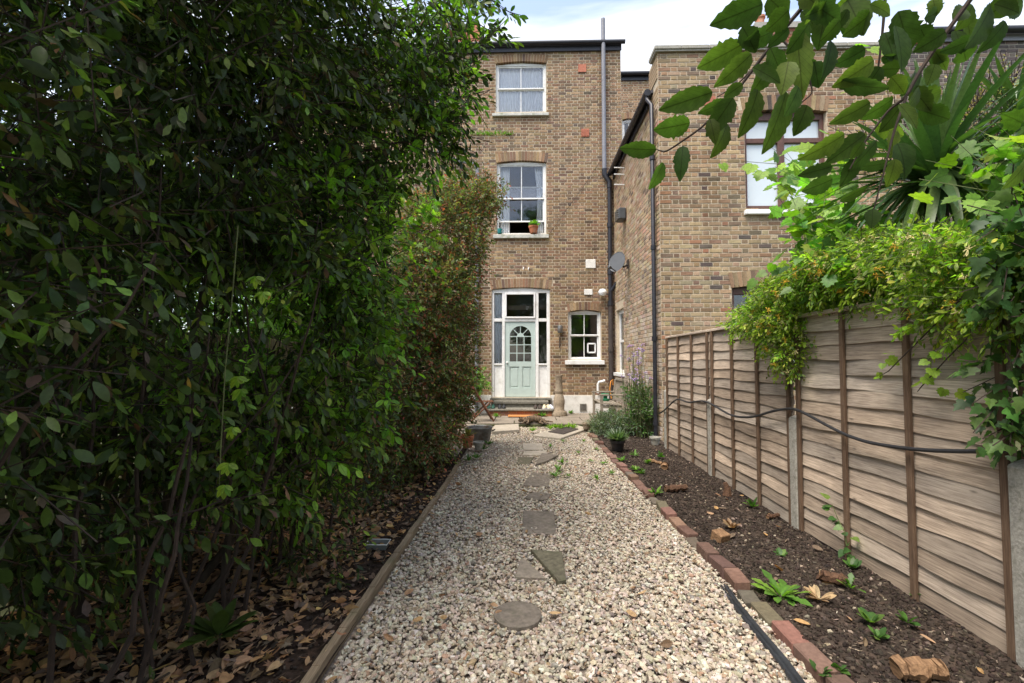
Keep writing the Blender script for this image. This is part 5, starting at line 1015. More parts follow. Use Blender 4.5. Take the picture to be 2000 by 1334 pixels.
# lavender mass, tall verbena
def bush(name, label, cat_, loc, ells, n, tl, k, size, pal, mat='leaf_soft', **kw):
    t = thing(name, label, cat_, loc, kw.pop('group', None)); foliage(t, ells, n, tl, k, size, pal, mat, **kw); return t
bush('lavender_bush', 'low grey green lavender bush at the end of the soil bed', 'bush', (1.75, 9.4, 0), [(1.78, 9.3, .18, .36, .5, .2), (1.55, 9.0, .12, .18, .3, .15)], 620, .2, 9, .045, GREY, twig_mat='twig_green', up=.9)
vb_ = thing('verbena', 'tall lilac flowered verbena clump beside the black drainpipe', 'plant', (2.15, 9.0, 0))
for i in range(46):
    b0 = np.array([random.uniform(2.12, 2.42), random.uniform(8.55, 9.5), .05]); hh = random.uniform(.8, 1.75); q = b0+np.array([random.uniform(-.25, .1), random.uniform(-.2, .2), hh]); m = MB(); m.tube([b0, (b0+q)/2+RNG.normal(size=3)*.03, q], [.006, .005, .003], 4).build('stem', 'twig_green', vb_)
    if hh > 1.0:
        m = MB()
        for k in range(7): d = norm(RNG.normal(size=3)); m.lathe([(0, -.012), (.012, 0), (0, .012)], q+d*.03, 5)
        m.build('flower_head', 'petal_lilac', vb_)
foliage(vb_, [(2.28, 9.0, .45, .14, .4, .45)], 190, .4, 9, .085, GRN+GREY, 'leaf_soft', up=1.2, twig_mat='twig_green', crown='leaves')
bush('potted_shrub', 'bright green leafy plant growing behind the patio table', 'plant', tuple(gp(925, 806)), [(float(A(930, 745, 11.9)[0]), 11.9, .95, .28, .25, .28)], 110, .2, 7, .10, FRESH)
# ------------------------------------------------------------------ climbers over the right fence
def hsk(P):
    x, y, z = project(P); return (y > np.interp(x, [1380, 1430, 1480, 1560, 1640, 1700, 1960, 2100], [690, 628, 580, 520, 485, 462, 450, 380])) & (y < np.interp(x, [1380, 1430, 1500, 1540, 1590, 1640, 1700, 1800], [600, 650, 705, 730, 725, 660, 625, 640]))
def hsk2(P):
    x, y, z = project(P); return (y > np.interp(x, [1380, 1700, 1960, 2100], [490, 470, 450, 300]))
hs = thing('honeysuckle', 'yellow flowering honeysuckle tumbling over the fence top', 'climber', (FX+.1, 4.1, 1.5))
H_E = [(2.42, 5.0, 2.02, .22, .45, .22), (2.40, 4.6, 2.08, .30, .5, .32), (2.38, 4.25, 2.0, .28, .4, .38), (2.46, 3.9, 2.25, .35, .5, .35), (2.34, 4.12, 1.62, .14, .22, .32, 1.6), (2.5, 3.5, 2.25, .35, .4, .28), (2.42, 3.35, 1.98, .16, .35, .16), (2.6, 4.3, 2.35, .3, .4, .25), (2.6, 3.6, 2.35, .3, .6, .2, 1.5), (2.6, 3.0, 2.3, .3, .5, .2, 1.5)]
HON = [(.22, .32, .035, 4), (.31, .41, .045, 3.5), (.12, .21, .03, 2), (.38, .42, .06, 1.4)]
foliage(hs, H_E, 4300, .15, 10, .048, HON, 'leaf_vine', tpl=LOW, hero=280, hero_tpl=LAUREL, twig_mat='twig_green', twig_r=.0015, shell=.3, droop=.5, rnd=.8, keep=hsk)
hs2 = thing('honeysuckle', 'honeysuckle with pale flowers hanging over the silvery fence panel', 'climber', (FX+.1, 2.7, 1.5))
H_E2 = [(2.45, 2.95, 2.15, .25, .3, .25), (2.42, 2.6, 2.08, .28, .35, .28), (2.48, 2.3, 2.2, .3, .3, .35), (2.34, 2.6, 1.80, .08, .18, .18, 2.5), (2.36, 2.35, 1.85, .12, .2, .25, 1.5)]
foliage(hs2, H_E2, 1200, .15, 9, .048, HON, 'leaf_vine', tpl=LOW, hero=260, hero_tpl=LAUREL, twig_mat='twig_green', twig_r=.0014, shell=.5, droop=.5, rnd=.8, keep=hsk2)
def flowers(parent, ells, n):
    P, D = sample_ell(ells, n*8, .97); s = (D[:, 0] < .2) & (D[:, 2] > -.5) & hsk(P); P, D = P[s][:n], D[s][:n]; ms = []
    for v in range(5):
        V = []; m = MB()
        for k in range(11):
            d = norm(RNG.normal(size=3)+np.array([0, 0, .5])); l = RNG.uniform(.02, .038); m.tube([d*.004, d*l*.7, d*l+np.array([0, 0, -.006])+RNG.normal(size=3)*.004], [.0018, .0022, .0035], 4)
        o = m.build('flower', 'petal_yellow' if v in (0, 3) else 'petal_cream', parent, org=(0, 0, 0)); ms.append(o.data)
        o.location = P[v]-origin(parent)
    for i in range(5, len(P)): o = bpy.data.objects.new('flower', ms[i % 5]); COL.objects.link(o); o.parent = parent; o.location = P[i]-origin(parent); o.rotation_euler = (random.uniform(-1, 1), random.uniform(-1, 1), random.uniform(0, 6))
flowers(hs, H_E, 110); flowers(hs2, H_E2, 50)
def gvk(P):
    x, y, z = project(P); return ~((x > 1640) & (x < 1990) & (y > 60) & (y < np.where(x < 1930, 470, 330))) & (y > 235) & ((x > 1560) | (y > 500)) & ((x > 1660) | (y > 300))
gv = thing('grape_vine', 'bright green grape vine climbing behind the fence', 'climber', (2.75, 3.6, .0))
limb(gv, [(2.75, 3.6, 0), (2.8, 3.7, 1.4), (2.9, 3.9, 2.4), (2.75, 4.4, 2.9)], .02, .006, name='stem')
V_E = [(2.75, 4.4, 2.75, .35, .6, .45), (2.95, 3.7, 2.55, .4, .5, .4), (2.65, 3.3, 2.45, .3, .4, .25), (2.75, 2.55, 2.35, .25, .35, .3, 1.8), (2.9, 2.5, 2.65, .3, .35, .3, 1.5), (3.6, 4.2, 3.3, .6, .6, .4), (2.45, 4.0, 2.5, .25, .45, .18, 2.2), (2.45, 3.2, 2.42, .22, .4, .15, 2.2)]
foliage(gv, V_E, 430, .40, 4, .115, LIME+FRESH, 'leaf_vine', tpl=GRAPE, hero=300, hero_tpl=GRAPE, twig_mat='twig_green', shell=.4, droop=.6, face_up=.55, keep=gvk, twig_r=.002)
sh = [A(px, py, 5.0) for px, py in ((1640, 350), (1590, 335), (1540, 322), (1490, 318), (1440, 314), (1405, 316))]
MB().tube(sh, [.006, .005, .004, .003, .0025, .002], 5).build('shoot', 'twig_green', gv)
pp = [(1500, 340, .10), (1530, 345, .12), (1560, 315, .14), (1585, 330, .15), (1565, 380, .14), (1590, 400, .16), (1620, 320, .16), (1610, 430, .16), (1630, 450, .18), (1655, 300, .17), (1680, 400, .17), (1615, 350, .14), (1600, 320, .13), (1575, 350, .15), (1570, 300, .14), (1555, 335, .14), (1545, 365, .14), (1528, 300, .12), (1520, 330, .13), (1500, 312, .10), (1490, 335, .11), (1470, 322, .10), (1450, 328, .11), (1410, 320, .08), (1590, 290, .16), (1610, 260, .16), (1625, 285, .17), (1640, 235, .16), (1600, 380, .14), (1640, 400, .16), (1660, 430, .16), (1650, 180, .12), (1700, 95, .14), (1675, 90, .1)]
P_ = np.array([A(a, b, 5.0+random.uniform(-.15, .15)) for a, b, s in pp]); n = len(pp); leaf_objects(gv, GRAPE, frames(norm(RNG.normal(size=(n, 3))*np.array([.7, .3, .4])+np.array([-.3, -.3, -.6])), norm(RNG.normal(size=(n, 3))*.3+np.array([-.2, -.7, .6])), np.array([p_[2] for p_ in pp])*1.45), P_, pick_cols(n, LIME), 'leaf_vine', 8)
iv = thing('ivy', 'dark glossy ivy wrapped round the fence post and top', 'climber', (FX, 2.3, 1.0))
IVC = [(.04, .085, .025, 4), (.065, .125, .03, 3), (.11, .19, .04, 2)]
foliage(iv, [(2.42, 2.30, 1.55, .14, .20, .50), (2.40, 2.18, 2.0, .25, .25, .3), (2.5, 1.95, 1.7, .2, .3, .5), (2.40, 2.32, 1.15, .09, .12, .25)], 300, .2, 6, .075, IVC, 'leaf_glossy', tpl=IVY, hero=260, hero_tpl=IVY, shell=.5, droop=.8, face_up=.3, up=-.2, wdir=(-.15, -.2, 0), keep=lambda P: project(P)[0] > 1930)
ivt = thing('vine_tendril', 'thin vine shoot dangling in front of the silvery fence panel', 'climber', tuple(AX(1850, 620, FX-.15)))
tq = [AX(px, py, FX-.16) for px, py in ((1900, 560), (1830, 630), (1770, 690), (1735, 725), (1718, 735))]; MB().tube(tq, [.005, .004, .0035, .003, .002], 5).build('stem', 'twig', ivt)
tq2 = [AX(px, py, FX-.14) for px, py in ((1890, 660), (1850, 700), (1800, 755), (1792, 765))]; MB().tube(tq2, [.004, .003, .003, .002], 5).build('stem', 'twig', ivt)
LP_ = [(1738, 690), (1725, 710), (1718, 728), (1735, 700), (1712, 735), (1820, 720), (1805, 735), (1812, 705), (1795, 750), (1845, 760), (1870, 765), (1895, 770), (1830, 690), (1770, 640), (1760, 655), (1780, 640)]; n = len(LP_)
leaf_objects(ivt, GRAPE, frames(norm(RNG.normal(size=(n, 3))*np.array([.5, .8, .5])+np.array([-.4, 0, -.5])), norm(RNG.normal(size=(n, 3))*.3+np.array([-.8, -.5, .4])), RNG.uniform(.045, .075, n)), np.array([AX(a, b, FX-.15) for a, b in LP_]), pick_cols(n, LIME), 'leaf_vine', 8)
# spiky palms
def palm(label, top, n, ln, seedk, trunk_r=.06):
    t = thing('cabbage_palm', label, 'palm', (top[0], top[1], 0)); top = np.array(top); limb(t, [(top[0]+.06, top[1]+.05, 0), top-np.array([0, 0, .8]), top], trunk_r*1.2, trunk_r, name='trunk', n=9)
    a = RNG.uniform(0, 6.28, n); el = R(88)-RNG.uniform(0, 1, n)**.8*R(128); D = np.stack([np.cos(a)*np.cos(el), np.sin(a)*np.cos(el), np.sin(el)], -1); S = ln*RNG.uniform(.75, 1.1, n); ms = []
    for v in range(10):
        dr = .05+.045*v; V = []; ns = 7; T = []
        for i in range(ns+1):
            u = i/ns; w = .033*(math.sin(math.pi*min(1, u*.9+.12))**.6)*(1 if i < ns else .05); z = -dr*u*u*1.3
            V += [(-w, u*(1-.1*dr), z+.3*w), (0, u*(1-.1*dr), z), (w, u*(1-.1*dr), z+.3*w)]
        for i in range(ns):
            q = i*3
            for k in (0, 1): T += [(q+k, q+k+1, q+k+4), (q+k, q+k+4, q+k+3)]
        V = np.array(V); c = pick_cols(1, [(.055, .11, .035, 3), (.09, .16, .04, 2), (.11, .18, .045, 1), (.15, .14, .06, .25)])[0]; ms.append(fast_mesh('leaf', V, np.array(T), 'leaf_sword', np.repeat(c[None], len(V), 0), None, True))
    nr = norm(np.array([0, 0, 1.])+D*-.3+RNG.normal(size=(n, 3))*.12); Rm = frames(D, nr, S)
    for i in range(n):
        o = bpy.data.objects.new('leaf', ms[min(9, max(0, int((R(88)-el[i])/R(128)*9.9)))]); COL.objects.link(o); o.parent = t; P = top-np.array([0, 0, RNG.uniform(0, .22)])-origin(t); o.matrix_local = Matrix([[*Rm[i][r], float(P[r])] for r in range(3)]+[[0, 0, 0, 1]])
palm('spiky green palm with arching sword leaves beside the grape vine', A(1830, 318, 3.2), 210, .80, 1)
palm('second spiky palm head standing behind the arching one', A(1985, 215, 4.0), 80, .6, 2)
bush('feathery_shrub', 'brown feathery seed heads behind the spiky palm', 'shrub', (4.4, 4.4, 0), [(4.3, 4.2, 3.55, .35, .3, .45), (3.2, 3.9, 3.15, .25, .25, .3)], 420, .35, 10, .035, [(.28, .20, .10, 3), (.20, .15, .07, 2), (.16, .18, .07, 1)], up=1.0)
dk = thing('neighbour_shrub', 'dark leafy shrub filling the garden beyond the fence', 'shrub', (3.4, 3.6, 0)); limb(dk, [(3.4, 3.6, 0), (3.4, 3.5, 1.4)], .05, .03, name='trunk')
foliage(dk, [(3.1, 3.9, 1.95, .5, 1.0, .5), (3.2, 2.7, 1.9, .55, .8, .55), (3.6, 3.2, 2.3, .5, .8, .4)], 900, .3, 8, .075, GRN, 'leaf_dark', shell=.3, keep=lambda P: project(P)[1] > 520)
# ------------------------------------------------------------------ overhanging branch (tree beside the camera)
ap = thing('plum_tree', 'serrated leaf tree branch hanging down in front of the brick extension', 'tree', (2.0, -.9, 0))
limb(ap, [(2.0, -.9, 0), (1.95, -.85, 1.3), (1.8, -.7, 2.3), (1.55, -.3, 2.9), (1.3, .3, 3.0)], .10, .035, name='trunk', n=10)
def bpoly(pts_, r0, r1):
    Q = np.array([A(a, b, d) for a, b, d in pts_]); m = len(Q); Z = []
    for i in range(m-1):
        for s_ in range(4): Z.append(Q[i]+(Q[i+1]-Q[i])*s_/4)
    Z.append(Q[-1]); Z = np.array(Z); Z[1:-1] = (Z[:-2]+2*Z[1:-1]+Z[2:])/4; MB().tube(Z, np.linspace(r0, r1, len(Z)), 6).build('branch', 'twig', ap, True); return Z
limb(ap, [(1.3, .3, 3.0), (1.05, .8, 2.75), A(1600, -60, 1.08), A(1590, -10, 1.08)], .03, .006, name='branch', mat='twig'); limb(ap, [(1.3, .3, 3.0), (1.3, .7, 2.7), A(1925, -40, .98), A(1902, -8, .98)], .03, .006, name='branch', mat='twig'); limb(ap, [(1.05, .8, 2.75), A(1740, -60, 1.05), A(1730, -10, 1.05)], .02, .004, name='branch', mat='twig')
bpoly([(1590, -12, 1.08), (1530, 58, 1.1), (1475, 130, 1.12), (1430, 190, 1.12), (1370, 250, 1.14), (1300, 298, 1.15), (1283, 292, 1.16)], .0055, .0014)
bpoly([(1730, -12, 1.05), (1724, 60, 1.06), (1716, 130, 1.07), (1705, 172, 1.08)], .0035, .0014)
bpoly([(1902, -10, .98), (1830, 88, 1.0), (1790, 150, 1.0), (1770, 190, 1.0), (1735, 215, 1.02), (1690, 275, 1.03), (1660, 330, 1.04)], .0055, .0015)
bpoly([(1770, 190, 1.0), (1745, 260, 1.0), (1728, 330, 1.0), (1705, 415, 1.02)], .003, .0013)
bpoly([(1520, 70, 1.1), (1560, 110, 1.08), (1580, 150, 1.07), (1588, 182, 1.07), (1560, 205, 1.07)], .003, .0012)
bpoly([(1470, 135, 1.12), (1440, 165, 1.12), (1400, 190, 1.12)], .0025, .0012)
OL = [(1282, 292, 1212, 292, 34), (1334, 285, 1328, 347, 32), (1296, 318, 1274, 370, 34), (1348, 240, 1280, 256, 45), (1392, 180, 1290, 214, 46), (1432, 190, 1384, 264, 46), (1420, 240, 1405, 305, 42), (1450, 86, 1372, 132, 52), (1490, 8, 1404, 42, 56), (1468, 105, 1408, 165, 42), (1450, 52, 1478, 100, 40), (1480, 175, 1463, 258, 48), (1535, 178, 1508, 294, 56), (1555, 62, 1572, 180, 46), (1576, 205, 1560, 260, 42), (1624, 80, 1618, 148, 42), (1690, 95, 1640, 128, 38), (1707, 118, 1640, 168, 46), (1635, 160, 1745, 182, 34), (1754, 22, 1783, 100, 58), (1748, 50, 1776, 132, 60), (1700, 28, 1650, 70, 44), (1805, 36, 1842, 22, 30), (1822, -2, 1832, 26, 30), (1935, 12, 1905, 90, 56), (1903, 75, 1848, 102, 32), (1880, 95, 1890, 120, 40), (1814, 110, 1852, 114, 30), (1826, 125, 1815, 163, 30), (1758, 134, 1718, 136, 32), (1778, 156, 1802, 130, 24), (1800, 178, 1844, 204, 42), (1795, 214, 1864, 236, 40), (1700, 200, 1634, 242, 38), (1745, 192, 1688, 236, 40), (1760, 204, 1732, 252, 40), (1795, 172, 1778, 216, 36), (1650, 262, 1574, 314, 40), (1690, 262, 1626, 314, 40), (1712, 275, 1666, 336, 38), (1752, 280, 1786, 336, 46), (1748, 310, 1740, 364, 36), (1668, 310, 1654, 362, 38), (1626, 325, 1566, 342, 28), (1626, 350, 1570, 376, 38), (1640, 392, 1698, 366, 24), (1704, 408, 1706, 442, 30), (2008, 310, 1984, 366, 42), (1540, 20, 1500, 60, 46), (1590, 10, 1640, 40, 44), (1580, 45, 1545, 100, 42), (1610, 30, 1600, 95, 42), (1655, 0, 1690, 62, 56), (1500, -5, 1540, 30, 46), (1560, -15, 1610, 10, 50), (1680, -10, 1640, 20, 40), (1640, 55, 1690, 40, 40), (1985, -10, 1935, 30, 50), (1960, 10, 2010, 22, 40), (1900, 10, 1880, 55, 42), (1860, 40, 1900, 5, 36), (1540, 120, 1530, 175, 44), (1505, 120, 1480, 180, 44), (1590, 120, 1600, 170, 40), (1510, 60, 1470, 85, 40), (1740, 150, 1770, 182, 34), (1720, 130, 1690, 176, 36), (1640, 40, 1610, 80, 42), (1560, 170, 1540, 225, 42), (1865, 60, 1885, 100, 34), (1795, 50, 1815, 85, 34)]
for (a, b) in [(1590, 0), (1560, 25), (1535, 55), (1505, 95), (1475, 130), (1450, 165), (1420, 200), (1390, 230), (1880, 20), (1850, 60), (1825, 95), (1800, 135), (1780, 170), (1750, 205), (1715, 240), (1690, 275), (1725, 60), (1718, 110), (1745, 255), (1730, 320), (1560, 110), (1580, 155), (1620, 10), (1660, 20), (1700, 8), (1940, 8), (1960, 40)]:
    an = random.uniform(.2, 2.9); ll = random.uniform(42, 66); OL.append((a+random.uniform(-6, 6), b+random.uniform(-4, 4), a+ll*math.cos(an), b+ll*math.sin(an), ll*random.uniform(.45, .62)))
n = len(OL); Pb = []; Rl = []
for (a, b, c, d, w) in OL:
    dp = 1.03+random.uniform(-.07, .07)+(.10 if a < 1450 else 0); p0 = A(a, b, dp); p1 = A(c, d, dp+random.uniform(-.02, .02)); ax = p1-p0; ln = np.linalg.norm(ax); nr = norm(np.array([random.uniform(-.4, .4), -.75, -.55+random.uniform(-.35, .35)])); Rr = frames(ax[None], nr[None], np.array([ln]))[0]; Rr[:, 0] *= (w*dp/F)/(.66*ln)*1.0; Pb.append(p0); Rl.append(Rr)
OVC = [(.058, .095, .022, 4), (.085, .125, .026, 3), (.038, .062, .018, 2.5), (.12, .15, .03, 1.0)]
for v in range(4):
    idx = [i for i in range(n) if i % 4 == v]; leaf_objects(ap, serr(8, .33, v), np.array([Rl[i] for i in idx]), np.array([Pb[i] for i in idx]), pick_cols(len(idx), OVC), 'leaf_over', 6)
for i in range(n):
    if i % 2: continue
foliage(ap, [(1.2, -.9, 3.6, 1.3, 1.2, .8), (2.4, -1.2, 3.4, 1.0, 1.0, .9)], 420, .4, 8, .085, OVC, 'leaf_over', shell=.2, crown='upper_foliage')
# ------------------------------------------------------------------ left: evergreen tree and shrubs
EVG = [(.034, .055, .015, 5), (.055, .086, .019, 4), (.092, .140, .024, 2), (.16, .23, .03, 1.1), (.30, .20, .045, .07), (.17, .09, .05, .14), (.10, .07, .045, .35)]
ev = thing('evergreen_tree', 'big dark glossy leaved evergreen tree overhanging the left border', 'tree', (-2.1, 2.6, 0))
ev['label'] = 'big dark glossy leaved evergreen tree leaning over the leaf litter'
for q in ([(-2.1, 2.6, 0), (-2.05, 2.65, 1.2), (-1.9, 2.9, 2.6), (-1.5, 3.4, 3.8)], [(-2.2, 2.3, 0), (-2.35, 2.1, 1.4), (-2.3, 2.0, 3.2)], [(-1.95, 2.75, 0), (-1.7, 3.0, 1.0), (-1.3, 3.3, 1.9)], [(-2.3, 2.0, 0), (-2.1, 1.5, 1.0), (-1.8, 1.3, 2.0)], [(-2.05, 2.9, .1), (-1.8, 3.3, .7), (-1.25, 3.5, 1.15)]): limb(ev, q, .028, .010, name='trunk', wig=.05)
for q in ([(-1.5, 3.4, 3.8), (-.9, 3.8, 4.1), (-.35, 3.9, 4.2)], [(-1.9, 2.9, 2.6), (-1.3, 3.4, 3.1), (-.62, 3.7, 3.4)], [(-1.9, 2.9, 2.8), (-1.2, 3.5, 3.7), (-.5, 3.8, 3.85)], [(-2.1, 2.6, .5), (-1.7, 2.7, .75), (-1.25, 2.8, .9)], [(-2.3, 2.1, .4), (-1.9, 2.0, .7), (-1.4, 2.1, .85)]): limb(ev, q, .016, .004, mat='twig', wig=.02)
E_E = [(-2.1, 2.6, 3.4, 1.15, 1.5, 1.5), (-1.35, 3.5, 4.2, .95, .9, .75), (-1.0, 3.7, 3.6, .55, .6, .6, 1.3), (-2.0, 2.9, 1.75, .95, 1.2, .85), (-1.35, 3.35, 2.3, .55, .7, .75, 1.3), (-1.35, 3.3, 1.3, .42, .6, .65, 1.3), (-2.15, 1.35, 2.0, .75, .8, 1.3), (-1.75, 2.3, .95, .5, .6, .4, .4), (-2.3, .4, 2.4, .9, 1.0, 1.6, .6), (-1.9, 1.9, 4.3, 1.1, 1.2, .8), (-2.2, 2.1, .85, .55, .9, .55, 1.3), (-2.45, 3.3, .9, .4, .9, .6), (-1.6, 3.2, .7, .35, .6, .35), (-2.6, 2.4, 2.2, .35, 1.8, 1.8, .8), (-2.7, 3.6, 4.6, 1.1, 1.0, 1.1), (-3.0, 2.8, 3.9, .7, 1.0, 1.1), (-2.3, 1.75, .8, .4, .45, .55, 1.5), (-2.9, 4.0, 3.3, .8, .9, 1.3, 1.3), (-2.3, 4.2, 3.6, .6, .6, .9, 1.2)]  # includes unseen crown beside and behind the camera, added to shade the left
def evk(P):
    x, y, z = project(P); d = np.linalg.norm(P-np.array([0, 0, CAMZ]), axis=1); lim = np.interp(y, [-400, 40, 120, 290, 340, 480, 620, 830, 900, 960, 1090, 1250], [930, 1010, 945, 910, 825, 760, 765, 770, 725, 690, 640, 420])
    return (d > 1.25) & (P[:, 2] > .15) & (RNG.uniform(0, 1, len(P)) > np.clip((y-900)/330, 0, .80)*np.clip((x-120)/220, .15, 1)) & ~((((x-500)/150)**2+((y-620)/85)**2 < 1) & (RNG.uniform(0, 1, len(P)) < .72)) & ~((((x-640)/120)**2+((y-760)/120)**2 < 1) & (RNG.uniform(0, 1, len(P)) < .4)) & ((x < lim-18) | (z < .1))
foliage(ev, E_E, 10500, .30, 10, .078, EVG, 'leaf_glossy', tpl=LOW, hero=300, hero_tpl=LAUREL, shell=.2, keep=evk, droop=.75, up=.1, twig_r=.0028)
for i in range(34):
    bx0, by0 = random.uniform(-2.7, -1.5), random.uniform(1.6, 3.9); hh = random.uniform(1.2, 2.6); limb(ev, [(bx0, by0, 0), (bx0+random.uniform(-.15, .25), by0+random.uniform(-.2, .2), hh*.5), (bx0+random.uniform(-.3, .6), by0+random.uniform(-.4, .5), hh)], random.uniform(.007, .016), .004, mat='twig', name='stem', n=5, wig=.04)
YNG_LIT = [(.15, .27, .030, 4), (.21, .35, .038, 3), (.10, .19, .028, 2)]  # young leaf colours brightened to stand for light on the outer growth
foliage(ev, [(-1.05, 3.75, 3.4, .45, .45, .7), (-1.05, 3.5, 2.0, .35, .5, .7), (-1.15, 3.35, 1.3, .38, .45, .5), (-.75, 3.9, 4.1, .5, .4, .5), (-1.5, 2.9, 1.1, .3, .4, .4), (-1.6, 3.3, 1.7, .5, .5, .5), (-1.7, 2.7, 1.5, .4, .5, .6, .7), (-1.3, 3.1, 2.4, .4, .4, .5)], 1150, .26, 8, .082, YNG_LIT, 'leaf_vine', tpl=LAUREL, shell=.6, keep=evk, droop=.3, crown='lit_young_foliage')
for (a, b, Y_) in ((1005, 28, 3.95), (985, 75, 3.95), (962, 112, 3.9), (946, 165, 3.9), (922, 232, 3.85), (903, 298, 3.8), (880, 262, 3.8), (800, 372, 3.7), (765, 480, 3.6), (785, 640, 3.4), (772, 755, 3.3), (735, 850, 3.2), (700, 985, 3.1), (668, 900, 3.0), (600, 1000, 2.8), (520, 930, 2.6)):
    tip = A(a, b, Y_); st = tip+np.array([-.62, -.12, .16 if b < 500 else .05]); mid = (tip+st)/2+np.array([0, 0, .07]); limb(ev, [st, mid, tip], .007, .002, mat='twig', wig=.015)
    E_ = [(*(st*(1-u)+tip*u+np.array([0, 0, .06*math.sin(3.14*u)])), .06+.05*(1-u), .08, .06+.05*(1-u)) for u in (.25, .5, .75, .9)]
    foliage(ev, E_, 15, .17, 7, .082, (EVG[:4] if b < 330 else EVG[2:4]+YNG_LIT), 'leaf_glossy' if b < 330 else 'leaf_vine', tpl=LAUREL, shell=.1, droop=.5, wdir=(.5, 0, 0), crown='spray_foliage')
rs = thing('evergreen_seedling', 'whorl of long glossy leaves sprouting from the leaf litter', 'plant', tuple(G(425, 1290, .03))); tuft(rs, origin(rs)+np.array([0, 0, .12]), 22, .17, .9, EVG[1:4], 'leaf_glossy', 1.4, LAUREL, as_obj=True, up=.7); MB().tube([origin(rs), origin(rs)+np.array([.01, 0, .13])], .006, 5).build('stem', 'twig', rs)
rs = thing('evergreen_seedling', 'small whorled seedling in the dark corner under the evergreen', 'plant', tuple(G(225, 1160, .03))); tuft(rs, origin(rs)+np.array([0, 0, .16]), 14, .20, .9, EVG[1:4], 'leaf_glossy', 1.4, LAUREL, as_obj=True, up=.7); MB().tube([origin(rs), origin(rs)+np.array([.01, 0, .17])], .006, 5).build('stem', 'twig', rs)
for (a, b), lb_ in zip(((640, 1140), (560, 1090), (690, 1010), (760, 1000), (745, 960)), ('low dark sapling in the leaf litter between the whorled seedling and the plastic tray', 'small sapling deep in the litter under the evergreen stems', 'glossy sapling right beside the clear plastic tray', 'leafy sapling between the timber edging and the purple shrub', 'shady sapling at the foot of the purple shrub')):
    bush('undergrowth_sapling', lb_, 'plant', tuple(G(a, b, .02)), [(*(G(a, b, .02)+np.array([0, 0, .24])), .2, .2, .2)], 34, .16, 7, .055, EVG[:4], 'leaf_glossy', group='saplings under the shrubs')
PUR = [(.09, .125, .045, 5.5), (.13, .165, .055, 4.5), (.18, .105, .06, 2.4), (.26, .10, .06, 1.7), (.22, .26, .065, 2.4), (.34, .10, .055, .9)]
ps = thing('purple_shrub', 'tall purple tinged small leaved shrub beside the timber edging', 'shrub', (-1.6, 6.3, 0))
for q in ([(-1.6, 6.3, 0), (-1.55, 6.4, 1.3), (-1.35, 6.6, 2.6), (-.9, 6.8, 4.0)], [(-1.5, 6.0, 0), (-1.4, 5.9, 1.2), (-1.3, 5.8, 2.2)], [(-1.7, 6.6, 0), (-1.6, 6.9, 1.5), (-1.2, 7.2, 3.2), (-.5, 7.3, 4.1)], [(-1.45, 6.2, 0), (-1.2, 6.3, 1.0), (-1.05, 6.5, 1.8)], [(-1.2, 5.6, 0), (-1.15, 5.5, .6), (-1.1, 5.4, 1.1)]): limb(ps, q, .03, .006, name='trunk')
P_E = [(-1.55, 6.2, 1.3, .62, .85, .75), (-1.4, 6.4, 2.3, .65, .85, .8), (-1.25, 6.8, 3.3, .7, .7, .85), (-.9, 7.1, 4.05, .55, .4, .35, 1.3), (-1.05, 7.0, 1.7, .42, .6, 1.0), (-1.5, 5.6, .75, .45, .55, .5), (-1.12, 6.6, .8, .28, .7, .5), (-.45, 7.2, 4.1, .38, .3, .22, 1.3), (-1.25, 5.7, .5, .28, .5, .4), (-1.15, 6.9, .5, .25, .6, .45), (-1.7, 5.2, .6, .4, .4, .5)]
def psk(P):
    x, y, z = project(P); lim = np.interp(y, [300, 340, 400, 440, 520, 600, 700, 780, 850, 930, 1010], [1000, 1000, 1000, 965, 950, 955, 940, 930, 905, 888, 835]); return x < lim-16
foliage(ps, P_E, 7600, .24, 11, .064, PUR, 'leaf_dark', tpl=LOW, hero=300, hero_tpl=LAUREL, shell=.4, keep=psk, twig_r=.0012, rnd=.75)
mbp, _ = sample_ell(P_E[:4], 60, .9)
bm_ = None
for i in range(60):
    if bm_ is None: o = MB().lathe([(0, -.01), (.008, -.006), (.011, 0), (.008, .007), (0, .01)], (0, 0, 0), 8).build('berry', 'berry', ps, True, org=(0, 0, 0)); bm_ = o.data
    else: o = bpy.data.objects.new('berry', bm_); COL.objects.link(o); o.parent = ps
    o.location = mbp[i]-origin(ps)
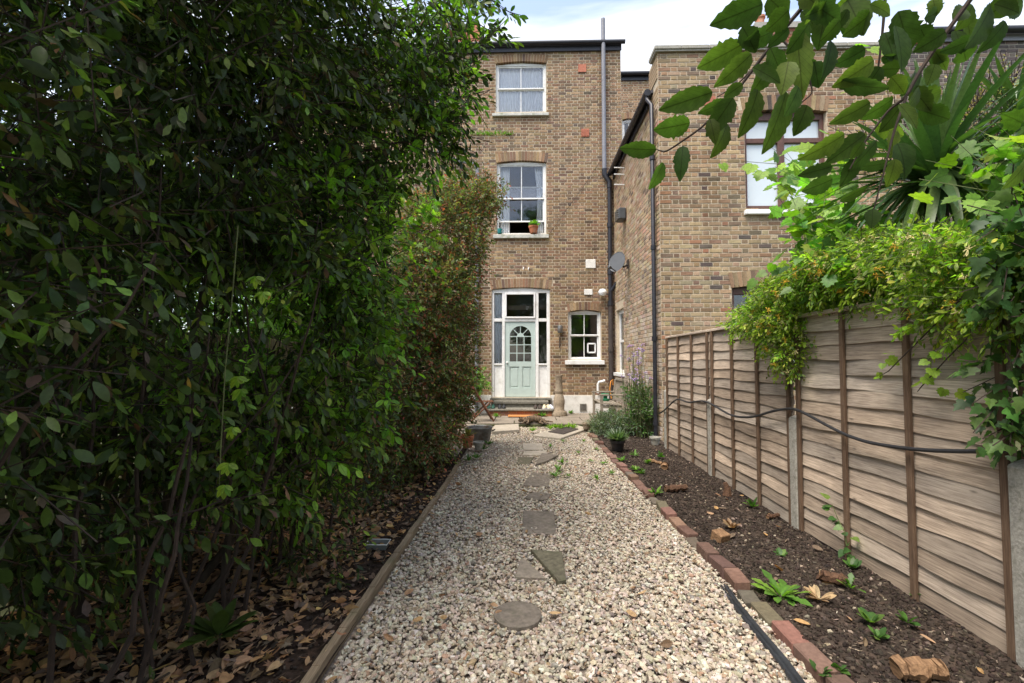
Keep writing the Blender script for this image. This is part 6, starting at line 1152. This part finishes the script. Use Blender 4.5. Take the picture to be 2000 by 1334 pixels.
# lighter climber between the two, with lobed leaves
ac = thing('maple_sapling', 'lime green lobed leaf sapling between the evergreen and the purple shrub', 'tree', (-1.75, 4.7, 0)); limb(ac, [(-1.75, 4.7, 0), (-1.7, 4.8, 1.5), (-1.45, 4.9, 2.9)], .025, .006, name='trunk')
foliage(ac, [(-1.4, 4.9, 2.9, .42, .4, .65), (-1.75, 4.6, 1.9, .45, .5, .6), (-1.9, 4.8, 3.4, .5, .5, .5)], 260, .3, 6, .10, LIME+FRESH, 'leaf_vine', tpl=MAPLE, hero=160, hero_tpl=MAPLE, droop=.7)
vn = thing('hanging_creeper', 'five leaved creeper strand dangling in front of the evergreen', 'climber', tuple(A(448, 700, 2.0))); q = [A(px, py, 2.0) for px, py in ((465, 440), (452, 600), (440, 720), (432, 860), (428, 950))]; MB().tube(q, [.003]*4+[.0015], 5).build('stem', 'twig_green', vn)
for (a, b) in ((465, 735), (470, 760), (455, 835), (447, 905), (440, 948), (500, 540), (515, 570)):
    c = A(a, b, 1.98); n = 5; an = np.linspace(-1.2, 1.2, n); D = np.stack([np.sin(an), np.full(n, -.25), -np.cos(an)], -1); leaf_objects(vn, LAUREL, frames(D, norm(np.tile([0, -.8, .6], (n, 1))+RNG.normal(size=(n, 3))*.2), RNG.uniform(.04, .062, n)), np.tile(c, (n, 1)), pick_cols(n, LIME), 'leaf_vine', 5)
# neighbour garden beyond the slatted fence
NB_ = [(.14, .24, .03, 3), (.20, .32, .04, 3), (.09, .18, .03, 2)]
for i, (x, y, h) in enumerate(((-4.6, 3.4, 2.9), (-4.3, 6.2, 3.4), (-4.3, 9.4, 3.4))):
    t = thing('garden_tree', 'light green tree in the neighbouring garden behind the slatted fence', 'tree', (x, y, 0), 'trees behind the slatted fence'); limb(t, [(x, y, 0), (x+.1, y, h*.5), (x, y+.1, h)], .09, .03, name='trunk')
    foliage(t, [(x, y, h*.62, 1.1, 1.5, h*.5), (x-.2, y+.4, h*.95, .9, 1.0, .7)], 1500, .45, 8, .15, NB_, 'leaf_soft', shell=.3)
for i, (x, y, h) in enumerate(((-4.2, -13.5, 13), (1.2, -14.5, 15), (6.5, -13.0, 13))):
    t = thing('garden_tree', 'tall dark tree at the far end of the garden', 'tree', (x, y, 0), 'trees at the end of the garden'); limb(t, [(x, y, 0), (x+.1, y, h*.5), (x, y+.1, h)], .16, .05, name='trunk')
    foliage(t, [(x, y, h*.55, 2.9, 1.8, h*.42), (x+.8, y, h*.85, 2.0, 1.4, 2.0)], 1800, .9, 8, .38, GRN, 'leaf_soft', shell=.3)
